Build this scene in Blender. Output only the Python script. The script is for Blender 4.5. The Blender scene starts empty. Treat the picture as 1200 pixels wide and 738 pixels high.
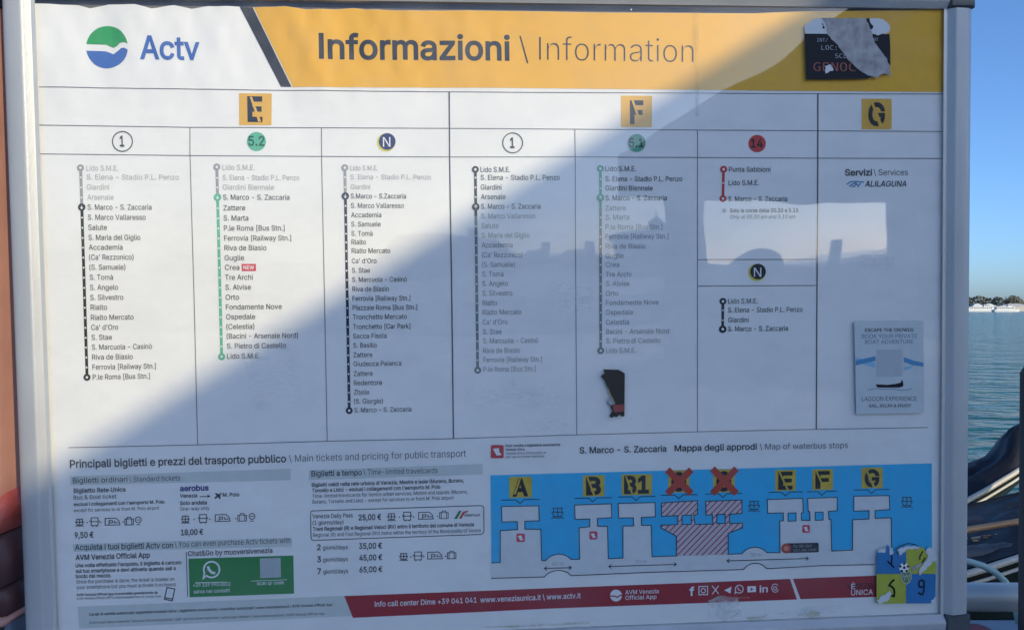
import bpy, bmesh, math, random
import numpy as np
from mathutils.geometry import delaunay_2d_cdt
from mathutils import Vector, Matrix, Euler, noise
random.seed(7)
R = math.radians
sc = bpy.context.scene
COL = sc.collection

# ------------------------------------------------------------------ camera
F, CX, CY, HOR = 980.0, 600.0, 369.0, 362.0
CAMZ = 1.62
pitch = math.atan((CY - HOR) / F)
cd = bpy.data.cameras.new('camera'); cam = bpy.data.objects.new('camera', cd); COL.objects.link(cam)
cam.location = (0, 0, CAMZ); cam.rotation_euler = (R(90) - pitch, 0, 0)
cd.sensor_width = 36; cd.lens = F / 1200 * 36; cd.clip_start = 0.05; cd.clip_end = 9000
sc.camera = cam
sc.render.resolution_x, sc.render.resolution_y = 1024, 629

# board pose (recovered from the perspective of its printed grid)
BM = Matrix.Translation((-0.0030, 1.3978, CAMZ - 0.0117)) @ \
     (Matrix.Rotation(R(4.6966), 4, 'Z') @ Matrix.Rotation(R(-0.6888), 4, 'Y') @ Matrix.Rotation(R(1.7795), 4, 'X'))
BI = BM.inverted()

def ray(x, y):
    d = Vector(((x - CX) / F, 1.0, -(y - CY) / F))
    return Matrix.Rotation(-pitch, 3, 'X') @ d
def L(x, y):
    """photo pixel -> (u, v) on the board's plane"""
    o = BI @ Vector((0, 0, CAMZ)); d = BI.to_3x3() @ ray(x, y)
    t = -o.y / d.y
    p = o + d * t
    return p.x, p.z
def at(x, y, Y):
    d = ray(x, y); return Vector((0, 0, CAMZ)) + d * (Y / d.y)

# ------------------------------------------------------------------ light
s1, s2 = L(940, 12), L(95, 528)
m = (s1[1] - s2[1]) / (s1[0] - s2[0])
SEL, SAZ, SDIST = 18.0, 38.0, 5.6       # sun height and side angle seen from the board; distance of the roof edge along the ray
Sb = Vector((math.cos(R(SEL)) * math.sin(R(SAZ)), -math.cos(R(SEL)) * math.cos(R(SAZ)), math.sin(R(SEL))))
Sb = BI.to_3x3() @ Sb
Sw = (BM.to_3x3() @ Sb).normalized()
elev = math.asin(Sw.z)
sd = bpy.data.lights.new('sun', 'SUN'); sun = bpy.data.objects.new('sun', sd); COL.objects.link(sun)
sd.energy = 2.0; sd.angle = R(0.53); sd.color = (1.0, 0.87, 0.60)
sun.rotation_euler = Sw.to_track_quat('Z', 'Y').to_euler(); sun.location = (3, -3, 6)
w = bpy.data.worlds.new('World'); sc.world = w; w.use_nodes = True
nt = w.node_tree; bg = nt.nodes['Background']
sky = nt.nodes.new('ShaderNodeTexSky'); sky.sky_type = 'NISHITA'; sky.sun_disc = False
sky.sun_elevation = elev; sky.sun_rotation = math.atan2(Sw.x, Sw.y)
sky.air_density = 0.75; sky.dust_density = 1.1; sky.ozone_density = 6.0
nt.links.new(sky.outputs[0], bg.inputs[0]); bg.inputs[1].default_value = 0.15
sc.view_settings.view_transform = 'Standard'; sc.view_settings.look = 'None'
sc.view_settings.exposure = 0.62; sc.view_settings.gamma = 1.0
sc.render.engine = 'CYCLES'
sc.cycles.use_denoising = True
sc.cycles.transparent_max_bounces = 16

# ------------------------------------------------------------------ materials
def mat(name, col, rough=0.6, metal=0.0, noise_amt=0.0, nscale=20.0, bump=0.0, bscale=None, spec=0.5, col2=None, stretch=None, det=4):
    m_ = bpy.data.materials.get(name)
    if m_: return m_
    m_ = bpy.data.materials.new(name); m_.use_nodes = True
    n = m_.node_tree; b = n.nodes['Principled BSDF']
    c = (*col, 1)
    b.inputs['Base Color'].default_value = c; b.inputs['Roughness'].default_value = rough
    b.inputs['Metallic'].default_value = metal; b.inputs['Specular IOR Level'].default_value = spec
    tc = n.nodes.new('ShaderNodeTexCoord'); src = tc.outputs['Object']
    if stretch:
        mp = n.nodes.new('ShaderNodeMapping'); mp.inputs['Scale'].default_value = stretch
        n.links.new(src, mp.inputs[0]); src = mp.outputs[0]
    if noise_amt > 0:
        nz = n.nodes.new('ShaderNodeTexNoise'); nz.inputs['Scale'].default_value = nscale; nz.inputs['Detail'].default_value = det
        n.links.new(src, nz.inputs['Vector'])
        cr = n.nodes.new('ShaderNodeValToRGB'); e = cr.color_ramp.elements
        k = col2 if col2 else tuple(v * (1 - noise_amt) for v in col)
        e[0].position = .3; e[1].position = .7; e[0].color = (*k, 1)
        e[1].color = (*(col if col2 else tuple(min(1, v * (1 + noise_amt * .5)) for v in col)), 1)
        n.links.new(nz.outputs[0], cr.inputs[0]); n.links.new(cr.outputs[0], b.inputs['Base Color'])
        rr = n.nodes.new('ShaderNodeMapRange'); rr.inputs['To Min'].default_value = max(0, rough - .08); rr.inputs['To Max'].default_value = min(1, rough + .1)
        n.links.new(nz.outputs[0], rr.inputs[0]); n.links.new(rr.outputs[0], b.inputs['Roughness'])
    if bump > 0:
        nb = n.nodes.new('ShaderNodeTexNoise'); nb.inputs['Scale'].default_value = bscale or nscale; nb.inputs['Detail'].default_value = 5
        n.links.new(src, nb.inputs['Vector'])
        bp = n.nodes.new('ShaderNodeBump'); bp.inputs['Strength'].default_value = 1.0; bp.inputs['Distance'].default_value = bump
        n.links.new(nb.outputs[0], bp.inputs['Height']); n.links.new(bp.outputs[0], b.inputs['Normal'])
    return m_

PAPER = mat('poster_paper', (0.81, 0.80, 0.76), .55, noise_amt=.035, nscale=9, bump=.0012, bscale=7, spec=.25)
def ink(name, c, amt=.04): return mat(name, c, .5, noise_amt=amt, nscale=60, spec=.25, bump=.0012, bscale=7)
YEL = ink('ink_yellow', (.80, .43, .030)); TILE = ink('ink_tile_yellow', (.74, .42, .06)); MAPYEL = ink('ink_map_yellow', (.60, .43, .05), .15)
SLATE = ink('ink_slate', (.034, .032, .030)); BLK = ink('ink_black', (.02, .02, .023)); TXT = ink('ink_text', (.055, .055, .06))
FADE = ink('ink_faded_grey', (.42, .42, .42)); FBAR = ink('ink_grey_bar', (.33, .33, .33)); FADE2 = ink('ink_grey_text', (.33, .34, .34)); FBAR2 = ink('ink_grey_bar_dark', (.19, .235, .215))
BLUE = ink('ink_logo_blue', (.055, .14, .42)); GREEN = ink('ink_logo_green', (.04, .33, .09)); SEA = ink('ink_line_green', (.12, .45, .28)); SEAD = ink('ink_line_green_dark', (.10, .38, .23))
DKGRN = ink('ink_dark_green', (.01, .11, .065)); NAVY = ink('ink_navy', (.035, .04, .13)); NAVYB = ink('ink_navy_black', (.022, .022, .05)); CRESC = ink('ink_yellow_crescent', (.68, .60, .10))
RED = ink('ink_red', (.55, .055, .05)); NEWR = ink('ink_new_red', (.62, .06, .09)); MAR = ink('ink_maroon', (.34, .024, .030)); MARD = ink('ink_dark_maroon', (.09, .012, .02))
MAPB = ink('ink_map_blue', (.035, .44, .74)); LAND = ink('ink_map_grey', (.66, .68, .67)); LBOX = ink('ink_box_grey', (.57, .61, .57))
WHT = ink('ink_white', (.78, .78, .78)); WAG = ink('ink_panel_green', (.03, .23, .055)); BROWNR = ink('ink_cross_red', (.46, .06, .035)); SALM = ink('ink_salmon', (.62, .24, .17))
PURP = ink('ink_purple_blue', (.05, .05, .22)); GREYSQ = ink('ink_grey_square', (.42, .46, .47)); BGREY = ink('ink_blue_grey', (.17, .24, .33)); LBLUE = ink('ink_light_blue', (.25, .47, .62)); MBLUE = ink('ink_mid_blue', (.08, .26, .45))
LINE = ink('ink_rule_line', (.13, .13, .15)); LINED = ink('ink_rule_dark', (.045, .045, .06))

# ------------------------------------------------------------------ helpers
def tag(o, label=None, cat=None, group=None, kind=None):
    if label: o['label'] = label
    if cat: o['category'] = cat
    if group: o['group'] = group
    if kind: o['kind'] = kind
    return o
def empty(name, loc=(0, 0, 0), rot=(0, 0, 0)):
    o = bpy.data.objects.new(name, None); COL.objects.link(o); o.location = loc; o.rotation_euler = rot; o.empty_display_size = .2
    return o
def link(name, me, mats, parent=None, smooth=False):
    o = bpy.data.objects.new(name, me); COL.objects.link(o)
    for q in (mats if isinstance(mats, (list, tuple)) else [mats]): me.materials.append(q)
    if parent: o.parent = parent
    if smooth: me.polygons.foreach_set('use_smooth', [True] * len(me.polygons))
    return o
def from_bm(name, bm, mats, parent=None, smooth=False):
    me = bpy.data.meshes.new(name); bm.to_mesh(me); bm.free()
    return link(name, me, mats, parent, smooth)
def box(bm, x0, x1, y0, y1, z0, z1, mi=0, bev=0):
    vs = [bm.verts.new((x, y, z)) for x in (x0, x1) for y in (y0, y1) for z in (z0, z1)]
    fs = [(0, 1, 3, 2), (4, 6, 7, 5), (0, 4, 5, 1), (2, 3, 7, 6), (0, 2, 6, 4), (1, 5, 7, 3)]
    out = []
    for f in fs:
        q = bm.faces.new([vs[i] for i in f]); q.material_index = mi; out.append(q)
    if bev:
        es = list({e for q in out for e in q.edges}); bmesh.ops.bevel(bm, geom=es, offset=bev, segments=2, affect='EDGES', profile=.6)
def tube(bm, pts, rad, n=12, mi=0, cap=True):
    pts = [Vector(p) for p in pts]; rad = rad if isinstance(rad, (list, tuple)) else [rad] * len(pts)
    rings = []; up = Vector((0, 0, 1))
    for i, p in enumerate(pts):
        t = (pts[min(i + 1, len(pts) - 1)] - pts[max(i - 1, 0)]).normalized()
        a = t.cross(up) if abs(t.dot(up)) < .95 else t.cross(Vector((1, 0, 0)))
        a.normalize(); b = t.cross(a)
        rings.append([bm.verts.new(p + (a * math.cos(2 * math.pi * k / n) + b * math.sin(2 * math.pi * k / n)) * rad[i]) for k in range(n)])
    for r0, r1 in zip(rings, rings[1:]):
        for k in range(n):
            q = bm.faces.new((r0[k], r0[(k + 1) % n], r1[(k + 1) % n], r1[k])); q.material_index = mi; q.smooth = True
    if cap:
        for r_ in (rings[0], rings[-1]): bm.faces.new(r_).material_index = mi
    return rings

def sstep(a, b, x):
    t = max(0, min(1, (x - a) / (b - a))); return t * t * (3 - 2 * t)
def wave(u, v):
    """how far the paper bulges off its backing (metres)"""
    k = sstep(.24, .47, v)
    lft = 1 - sstep(-.25, .15, u)
    s = (math.sin(u * 47 + v * 9) * .5 + math.sin(u * 83 - v * 13 + 1.3) * .35 + math.sin(u * 29 + 2 + v * 20) * .5)
    s += .8 * math.exp(-((u + .47 - (v - .45) * .5) / .022) ** 2) + .7 * math.exp(-((u + .335 + (v - .45) * .35) / .018) ** 2)
    s += .30 * math.sin(u * 135 + v * 60) + .22 * math.sin(u * 210 - v * 45)
    kl = k * (.10 + .90 * lft)
    d = kl * (.0021 + .0021 * s) + (1 - kl) * .0040
    d = max(0.0, min(d, .0066))
    rk = sstep(.50, .68, u) * sstep(-.35, 0, v)
    d += rk * .0005 * (1 + math.sin(v * 105 + u * 14 + 1.5 * math.sin(u * 11)))
    d += .0005 * (1 + noise.noise(Vector((u * 5, v * 5, 0))))
    return d

def to_plane(bm, d, org, waved, cell):
    """bm holds (u, v, 0) -> cut on a grid, displaced with the paper"""
    if waved:
        us = [q.co.x for q in bm.verts]; vs = [q.co.y for q in bm.verts]
        for lo, hi, ax in ((min(us), max(us), 0), (min(vs), max(vs), 1)):
            if hi - lo > cell * 1.5:
                k = math.ceil(lo / cell)
                while k * cell < hi:
                    co = [0, 0, 0]; no = [0, 0, 0]; co[ax] = k * cell + 1e-5; no[ax] = 1
                    bmesh.ops.bisect_plane(bm, geom=list(bm.verts) + list(bm.edges) + list(bm.faces), plane_co=co, plane_no=no, dist=1e-7)
                    k += 1
    for q in bm.verts:
        u, v = q.co.x, q.co.y
        q.co = (u - org[0], -(d + (wave(u, v) if waved else 0)), v - org[1])

class G: micro = 0.0
def layer(d):
    G.micro = (G.micro + .00001) % .00012
    return d + G.micro
L1, L2, L3, L4 = .0005, .0008, .0011, .0014

def sheet(name, pts, m_, d, parent, waved=True, org=(0, 0), cell=.009, raw=False):
    bm = bmesh.new()
    vs = [bm.verts.new((*(p if raw else L(*p)), 0)) for p in pts]
    f = bm.faces.new(vs); f.normal_update()
    if f.normal.z < 0: f.normal_flip()
    bmesh.ops.triangulate(bm, faces=[f]) if len(vs) > 4 else None
    to_plane(bm, layer(d), org, waved, cell)
    return from_bm(name, bm, m_, parent, smooth=waved)

def strip(bm, P, hw, closed=False, mi=0, z=0):
    """mitred strip in (u, v)"""
    P = [Vector(p) for p in P]; n = len(P); a = []; b = []
    for i in range(n):
        p0 = P[(i - 1) % n] if (closed or i) else None; p2 = P[(i + 1) % n] if (closed or i < n - 1) else None
        t1 = (P[i] - p0).normalized() if p0 is not None else None; t2 = (p2 - P[i]).normalized() if p2 is not None else None
        t1 = t1 or t2; t2 = t2 or t1
        n1 = Vector((-t1.y, t1.x)); n2 = Vector((-t2.y, t2.x)); mm = n1 + n2
        if mm.length < 1e-4: mm = n1
        mm.normalize(); k = hw / max(.4, mm.dot(n1))
        a.append(bm.verts.new((*(P[i] + mm * k), z))); b.append(bm.verts.new((*(P[i] - mm * k), z)))
    for i in range(n if closed else n - 1):
        j = (i + 1) % n
        q = bm.faces.new((b[i], b[j], a[j], a[i])); q.material_index = mi
PXM = .00142
def strokes(name, lines, wpx, m_, d, parent, waved=True, org=(0, 0), cell=.009):
    """lines: list of (pts, closed); each goes a hair above the one before"""
    out = bmesh.new()
    for k, (pts, cl) in enumerate(lines):
        bm = bmesh.new(); strip(bm, [L(*p) for p in pts], wpx * PXM / 2, cl)
        to_plane(bm, d + .00002 * k, org, waved, cell)
        me = bpy.data.meshes.new('t'); bm.to_mesh(me); bm.free(); out.from_mesh(me); bpy.data.meshes.remove(me)
    return from_bm(name, out, m_, parent)
def circ(cx, cy, r, n=28, a0=0, a1=360, ry=None):
    ry = ry or r
    full = abs(a1 - a0) >= 360
    k = n if full else n + 1
    return [(cx + r * math.cos(R(a0 + (a1 - a0) * i / n)), cy - ry * math.sin(R(a0 + (a1 - a0) * i / n))) for i in range(k)]

def slope(x, y):
    def lerp(a, b, t): return a + (b - a) * t
    top = .0125 if x < 300 else lerp(.0125, .004, min(1, (x - 300) / 700))
    mid = lerp(-.025, -.018, max(0, min(1, x / 1100)))
    if y < 512: return lerp(top, mid, (y - 108) / 404)
    return lerp(mid, -.038, (y - 512) / 180)

try:
    FONT = bpy.data.fonts.load(bpy.utils.system_resource('DATAFILES') + '/fonts/Inter.woff2')
except Exception:
    FONT = None
MONO = None
_tc = {}
def glyphs(s, off, font, res=2):
    """outline of a string, filled by non-zero winding (overlapping contours stay whole); returns (verts, tris, xmin, xmax)"""
    k = (s, off, font, res)
    if k not in _tc:
        cu = bpy.data.curves.new('t', 'FONT'); cu.body = s
        cu.size = 1; cu.resolution_u = res; cu.fill_mode = 'NONE'
        if font: cu.font = font
        o = bpy.data.objects.new('t', cu); COL.objects.link(o)
        dg = bpy.context.evaluated_depsgraph_get(); me = bpy.data.meshes.new_from_object(o.evaluated_get(dg))
        bpy.data.objects.remove(o); bpy.data.curves.remove(cu)
        V = [q.co.to_2d() for q in me.vertices]; Ed = [tuple(e.vertices) for e in me.edges]; bpy.data.meshes.remove(me)
        # contours in drawing order
        nxt = {}
        for a, b in Ed: nxt.setdefault(a, []).append(b); nxt.setdefault(b, []).append(a)
        seen = set(); loops = []
        for a, b in Ed:
            if a in seen: continue
            lp = [a]; seen.add(a); p_ = a; c_ = b
            while c_ != a and c_ not in seen:
                lp.append(c_); seen.add(c_); n_ = [q for q in nxt[c_] if q != p_]
                if not n_: break
                p_, c_ = c_, n_[0]
            P_ = [V[q].copy() for q in lp]; P_ = [q for n_, q in enumerate(P_) if (q - P_[n_ - 1]).length > 1e-5]
            if len(P_) > 2: loops.append(P_)
        loops.sort(key=lambda l: min(q.x for q in l)); sh = 0.0; out_l = []
        for l in loops:
            x0_, x1_ = min(q.x for q in l), max(q.x for q in l); y0_, y1_ = min(q.y for q in l), max(q.y for q in l); cx_ = (x0_ + x1_) / 2
            dx = sorted({round(abs(q.x - cx_), 3) for q in l}); ny = len({round(q.y, 3) for q in l})
            if font is FONT and FONT and len(dx) <= 3 and dx[0] / dx[-1] < .42 and ny == 4 and abs(y0_) < .004 and y1_ - y0_ > .45 and len(l) == 12:
                hw_ = dx[0]; dl = 2 * (dx[-1] - hw_) * .62; c_ = cx_ - sh - dl / 2; sh += dl          # plain capital I
                pts_ = [Vector((c_ - hw_, 0)), Vector((c_ - hw_, y1_)), Vector((c_ + hw_, y1_)), Vector((c_ + hw_, 0))]
                out_l.append(pts_)
            else: out_l.append([Vector((q.x - sh, q.y)) for q in l])
        def area(l): return sum(l[n_ - 1].x * q.y - q.x * l[n_ - 1].y for n_, q in enumerate(l)) / 2
        big_ = max((l for l in out_l), key=lambda l: abs(area(l))); sg_ = 1 if area(big_) > 0 else -1
        for l in out_l:
            if len(l) == 4 and area(l) * sg_ < 0 and l is not big_ and min(q.y for q in l) == 0 and abs(l[0].x - l[1].x) < 1e-6: l.reverse()
        V = []; Ed = []
        for l in out_l:
            n_ = len(l); i0 = len(V)
            for q in range(n_):
                t1 = (l[q] - l[q - 1]).normalized(); t2 = (l[(q + 1) % n_] - l[q]).normalized(); m1 = Vector((t1.y, -t1.x)) * sg_; m2_ = Vector((t2.y, -t2.x)) * sg_
                mm_ = m1 + m2_
                if mm_.length < 1e-3: mm_ = m1
                mm_.normalize(); V.append(l[q] + mm_ * (off / max(.5, mm_.dot(m1))))
            Ed += [(i0 + q, i0 + (q + 1) % n_) for q in range(n_)]
        vo, eo, fo, ov, oe, of = delaunay_2d_cdt(V, Ed, [], 0, 1e-6, True)
        P = np.array([(v.x, v.y) for v in vo]); tr = np.array([f for f in fo if len(f) == 3])
        A = np.array([(V[a].x, V[a].y) for a, b in Ed]); B_ = np.array([(V[b].x, V[b].y) for a, b in Ed])
        c = P[tr].mean(1); keep = np.zeros(len(tr), bool)
        for i0 in range(0, len(tr), 400):
            cx = c[i0:i0 + 400, 0][:, None]; cy = c[i0:i0 + 400, 1][:, None]
            up = (A[None, :, 1] <= cy) & (B_[None, :, 1] > cy); dn = (A[None, :, 1] > cy) & (B_[None, :, 1] <= cy)
            crs = (B_[None, :, 0] - A[None, :, 0]) * (cy - A[None, :, 1]) - (cx - A[None, :, 0]) * (B_[None, :, 1] - A[None, :, 1])
            keep[i0:i0 + 400] = ((up & (crs > 0)).sum(1) - (dn & (crs < 0)).sum(1)) != 0
        tr = tr[keep]; used = np.unique(tr); mp = {int(u_): n_ for n_, u_ in enumerate(used)}
        vv = [tuple(P[u_]) for u_ in used]; xs = [v[0] for v in vv]
        _tc[k] = (vv, [tuple(mp[int(q)] for q in t) for t in tr], min(xs), max(xs))
    return _tc[k]
def caph(font):
    vv = glyphs('H', 0.0, font)[0]; return max(q[1] for q in vv) - min(q[1] for q in vv)
def T(s, x0, yb, x1, cap, m_=None, w_=0.0, d=L2, parent=None, waved=True, org=(0, 0), font='inter', name='text_line', sl=None, rot=None, skew=0, res=2):
    global MONO
    if font == 'mono' and MONO is None and FONT: MONO = bpy.data.fonts.load(bpy.utils.system_resource('DATAFILES') + '/fonts/DejaVuSansMono.woff2')
    fo = MONO if font == 'mono' else FONT
    H = caph(fo); vv, tris, a, b = glyphs(s, round(w_ * H * 1.7, 5), fo, res)
    sl = slope(x0, yb) if sl is None else sl
    p0 = Vector(L(x0, yb)); p1 = Vector(L(x1, yb + sl * (x1 - x0)))
    ex = (p1 - p0).normalized(); ey = Vector((-ex.y, ex.x))
    ky = cap * PXM / H; kx = (p1 - p0).length / (b - a)
    bm = bmesh.new(); vl = []
    for (vx, vy) in vv:
        x_ = (vx - a) * kx + vy * ky * skew; c = p0 + ex * x_ + ey * (vy * ky); vl.append(bm.verts.new((c.x, c.y, 0)))
    for t_ in tris:
        try: f_ = bm.faces.new([vl[q] for q in t_])
        except ValueError: continue
        f_.normal_update()
        if f_.normal.z < 0: f_.normal_flip()
    to_plane(bm, layer(d), org, waved, .008 if cap > 9 else 1.0)
    return from_bm(name, bm, m_ or TXT, parent)

# ================================================================== THE BOARD
board = empty('information_board'); board.matrix_world = BM
tag(board, 'waterbus information board with grey aluminium frame and yellow Informazioni header', 'notice board')
ALU = mat('anodised_aluminium', (.47, .475, .47), .45, metal=.25, noise_amt=.10, nscale=14, bump=.00025, bscale=300, stretch=(1, 1, .35))
ALUD = mat('dark_grey_corner_plastic', (.075, .08, .085), .5, noise_amt=.2, nscale=30)
GASK = mat('pale_frame_lip', (.58, .58, .55), .4, metal=.3, noise_amt=.06, nscale=20)
BACKM = mat('backing_panel_grey', (.16, .15, .145), .7, noise_amt=.2, nscale=8)

iq = [L(40, -1), L(1105.5, 13.0), L(1101, 716), L(67.5, 757)]     # inner opening, clockwise from top left
# frame rails: one profile swept along each side, mitred
PROF_V = [(0, -.002), (0, .0125), (.0016, .0133), (.0085, .0195), (.0100, .0205), (.0118, .0211), (.0140, .0213), (.030, .0190), (.0365, .0172), (.0400, .0150), (.0424, .0120), (.0436, .0080), (.0440, .004), (.044, -.022), (.030, -.022)]
def inner_off(i, u):
    # corner i of the quad pushed outward by u along both adjacent sides
    n = 4; P = [Vector(q) for q in iq]
    e1 = (P[i] - P[i - 1]).normalized(); e2 = (P[(i + 1) % n] - P[i]).normalized()
    n1 = Vector((-e1.y, e1.x)); n2 = Vector((-e2.y, e2.x))
    mm = (n1 + n2).normalized(); return P[i] + mm * (u / mm.dot(n1))
def rail(i, j, nm, cut0=0.0, cut1=0.0):
    bm = bmesh.new(); rows = []
    for idx, cut, sg in ((i, cut0, 1), (j, cut1, -1)):
        row = []
        e = (Vector(iq[j]) - Vector(iq[i])).normalized()
        for (u, d) in PROF_V:
            p = inner_off(idx, u)
            if cut:                                            # square-cut end where a corner cap sits
                base = Vector(iq[idx]); k = (p - base).dot(e); p = p - e * k + e * sg * cut
            row.append(bm.verts.new((p.x, -d, p.y)))
        rows.append(row)
    n = len(PROF_V)
    for k in range(n):
        bm.faces.new((rows[0][k], rows[0][(k + 1) % n], rows[1][(k + 1) % n], rows[1][k]))
    for r_ in rows:
        try: bm.faces.new(r_)
        except ValueError: pass
    bmesh.ops.recalc_face_normals(bm, faces=bm.faces)
    o = from_bm(nm, bm, ALU, board, smooth=True); o.data.set_sharp_from_angle(angle=R(24))
    return o
rail(0, 1, 'frame_rail', 0.0001, .001).data.materials[0] = ALU
rail(1, 2, 'frame_rail', .0008, .001)
rail(2, 3, 'frame_rail', .0008, .001)
rail(3, 0, 'frame_rail', .0008, .001)
for i, nm in ((0, 'frame_corner'), (1, 'frame_corner'), (2, 'frame_corner'), (3, 'frame_corner')):
    # rounded plastic corner block filling the square between two rails
    c0 = Vector(iq[i]); n = 4
    e1 = (Vector(iq[i]) - Vector(iq[i - 1])).normalized(); e2 = (Vector(iq[(i + 1) % n]) - Vector(iq[i])).normalized()
    ax, ay = e1, -e2                                            # outward axes of this corner
    S, rr = .0450, .013
    out = [(0, 0), (S, 0)] + [(S - rr + rr * math.cos(R(a)), S - rr + rr * math.sin(R(a))) for a in range(0, 91, 15)] + [(0, S)]
    bm = bmesh.new(); lo = []; hi = []; hi2 = []
    for (a, b) in out:
        p = c0 + ax * a + ay * b; lo.append(bm.verts.new((p.x, .0225, p.y)))
        hi.append(bm.verts.new((p.x, -.0175, p.y)))
        q = c0 + ax * (S * .5 + (a - S * .5) * .88) + ay * (S * .5 + (b - S * .5) * .88); hi2.append(bm.verts.new((q.x, -.0222, q.y)))
    k = len(out)
    for a in range(k):
        bm.faces.new((lo[a], lo[(a + 1) % k], hi[(a + 1) % k], hi[a])); bm.faces.new((hi[a], hi[(a + 1) % k], hi2[(a + 1) % k], hi2[a]))
    bm.faces.new(lo); bm.faces.new(hi2)
    bmesh.ops.recalc_face_normals(bm, faces=bm.faces)
    from_bm(nm, bm, ALUD if i in (1, 2) else ALU, board)
# pale lip between rail and poster, left and right
for (a, b, c, d_) in (((40, -1), (44.5, -1), (71.5, 757), (67.5, 757)), ((1101.5, 13), (1105.5, 13), (1101, 716), (1097.5, 716))):
    bm = bmesh.new(); q = [L(*p) for p in (a, b, c, d_)]
    lo = [bm.verts.new((p[0], -.0107, p[1])) for p in q]; hi = [bm.verts.new((p[0], -.0122, p[1])) for p in q]
    for k in range(4): bm.faces.new((lo[k], lo[(k + 1) % 4], hi[(k + 1) % 4], hi[k]))
    bm.faces.new(hi); bmesh.ops.recalc_face_normals(bm, faces=bm.faces)
    from_bm('frame_lip', bm, GASK, board)
# backing panel
bm = bmesh.new(); us = [p[0] for p in iq]; vs = [p[1] for p in iq]
box(bm, min(us) - .02, max(us) + .02, .004, .0215, min(vs) - .02, max(vs) + .02)
from_bm('backing_panel', bm, BACKM, board)
# legs
LEGM = mat('dark_steel_leg', (.10, .105, .11), .5, metal=.4, noise_amt=.25, nscale=12)
for px in (1118, 40):
    u = L(px, 716)[0]; bm = bmesh.new()
    z1 = min(vs) - .0405
    vtop = L(1101, 716)[1] - .0455 if px > 600 else L(67.5, 757)[1] - .0455
    box(bm, u - .021, u + .021, -.016, .0235, -1.60, vtop, bev=.004)
    box(bm, u - .07, u + .07, -.07, .08, -1.612, -1.602, bev=.002)
    from_bm('leg', bm, LEGM, board)

# ---- the poster
top_edge = [(36, 5), (70, 6), (92, 7), (106, 10.5), (118, 8), (128, 6.5), (160, 6.5), (178, 11), (190, 9), (205, 7), (225, 11), (245, 8), (280, 9), (335, 9), (358, 12), (395, 11.5), (415, 10), (430, 12), (470, 13.5), (560, 13.4), (620, 14.5), (700, 16), (880, 17), (940, 14.6), (1108, 13.2)]
poster = sheet('poster', top_edge + [(1105, 724), (62, 764)], PAPER, 0, board, cell=.01)
poster['label'] = 'white printed poster with yellow header, seven timetable columns and harbour map'
PP = dict(parent=poster)
def yel_top(x):
    for a, b in zip(top_edge, top_edge[1:]):
        if a[0] <= x <= b[0]: return a[1] + (b[1] - a[1]) * (x - a[0]) / (b[0] - a[0]) + .25
    return 10
bt = [(x, yel_top(x)) for x in [297.5, 335, 358, 395, 415, 430, 470, 560, 620, 700, 800, 880, 940, 1000, 1104.8]]
sheet('header_banner', bt + [(1104, 109), (880, 107), (600, 104), (480, 103.4), (343.5, 102.8)], YEL, L1, poster)
sheet('header_slash', [(281.5, yel_top(281)), (296.3, yel_top(296)), (342, 102.6), (329.6, 102.3)], SLATE, L2, poster)
T('Informazioni', 374.5, 69.3, 597.5, 27.3, SLATE, .022, parent=poster, sl=.0095, res=4, name='title_text')
T('\\', 608.5, 71.5, 619, 27, SLATE, -.012, parent=poster, res=3, name='title_text')
T('Information', 631.5, 71.8, 811.5, 27.3, SLATE, -.014, parent=poster, sl=.0155, res=4, name='title_text')
# operator logo: green cap over blue bowl, with a wavy white band
up = circ(126.2, 56, 24.8, 30, 9, 171)
sheet('logo_top', [(p[0], p[1]) for p in up] + [(101.8, 52.2), (125, 53.0), (129, 55), (133.5, 56.8), (138, 54.5), (142, 50.8), (146, 50.3)], GREEN, L1, poster)
dn = circ(126.2, 56, 24.8, 30, -172, -10)
sheet('logo_bottom', [(p[0], p[1]) for p in dn] + [(151, 59.5), (147, 57), (143, 57.2), (139, 60.5), (133.5, 64.3), (128, 62), (124, 60.8), (110, 60.2), (102, 60)], BLUE, L1, poster)
T('Actv', 165.2, 69.6, 235, 25, BLUE, .018, parent=poster, res=4, name='logo_text')

# ---- rules of the grid
def rule(pts, w_=.8, m_=LINE): strokes('rule_line', [(pts, False)], w_, m_, L2, poster, cell=.008)
rule([(47, 102.7), (300, 106.4), (580, 109), (860, 110.4), (1104, 111.3)])
rule([(47, 147.3), (225, 150), (377, 150.5), (527, 151.2), (815, 153.2), (956, 154), (1104, 155)])
rule([(48, 181), (225, 183), (377, 184), (527, 184.6), (674, 184.6), (817, 185.2), (957, 186), (1103, 186.5)])
rule([(82, 523.5), (232, 520.3), (383, 516), (530, 513), (675, 508.6), (817, 505), (955, 502.2), (1085, 500)])
for p in ([(223.5, 150), (223.8, 180), (228.6, 350), (232.6, 520)], [(377.2, 150.8), (377.4, 185), (380.9, 350), (384, 515.6)],
          [(673.1, 152.2), (673.5, 185), (674.2, 350), (675.4, 508.2)], [(816.4, 153.5), (816.4, 185), (816.4, 504.6)]):
    rule(p)
rule([(526.4, 109), (526.9, 185), (529.6, 365), (531.3, 512.6)], 1.4, LINED)
rule([(957, 111), (956.8, 186), (955.8, 350), (955, 502)], 1.4, LINED)
rule([(816.9, 304.3), (955.6, 304)]); rule([(816.9, 335.2), (955.4, 334.4)])

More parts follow.
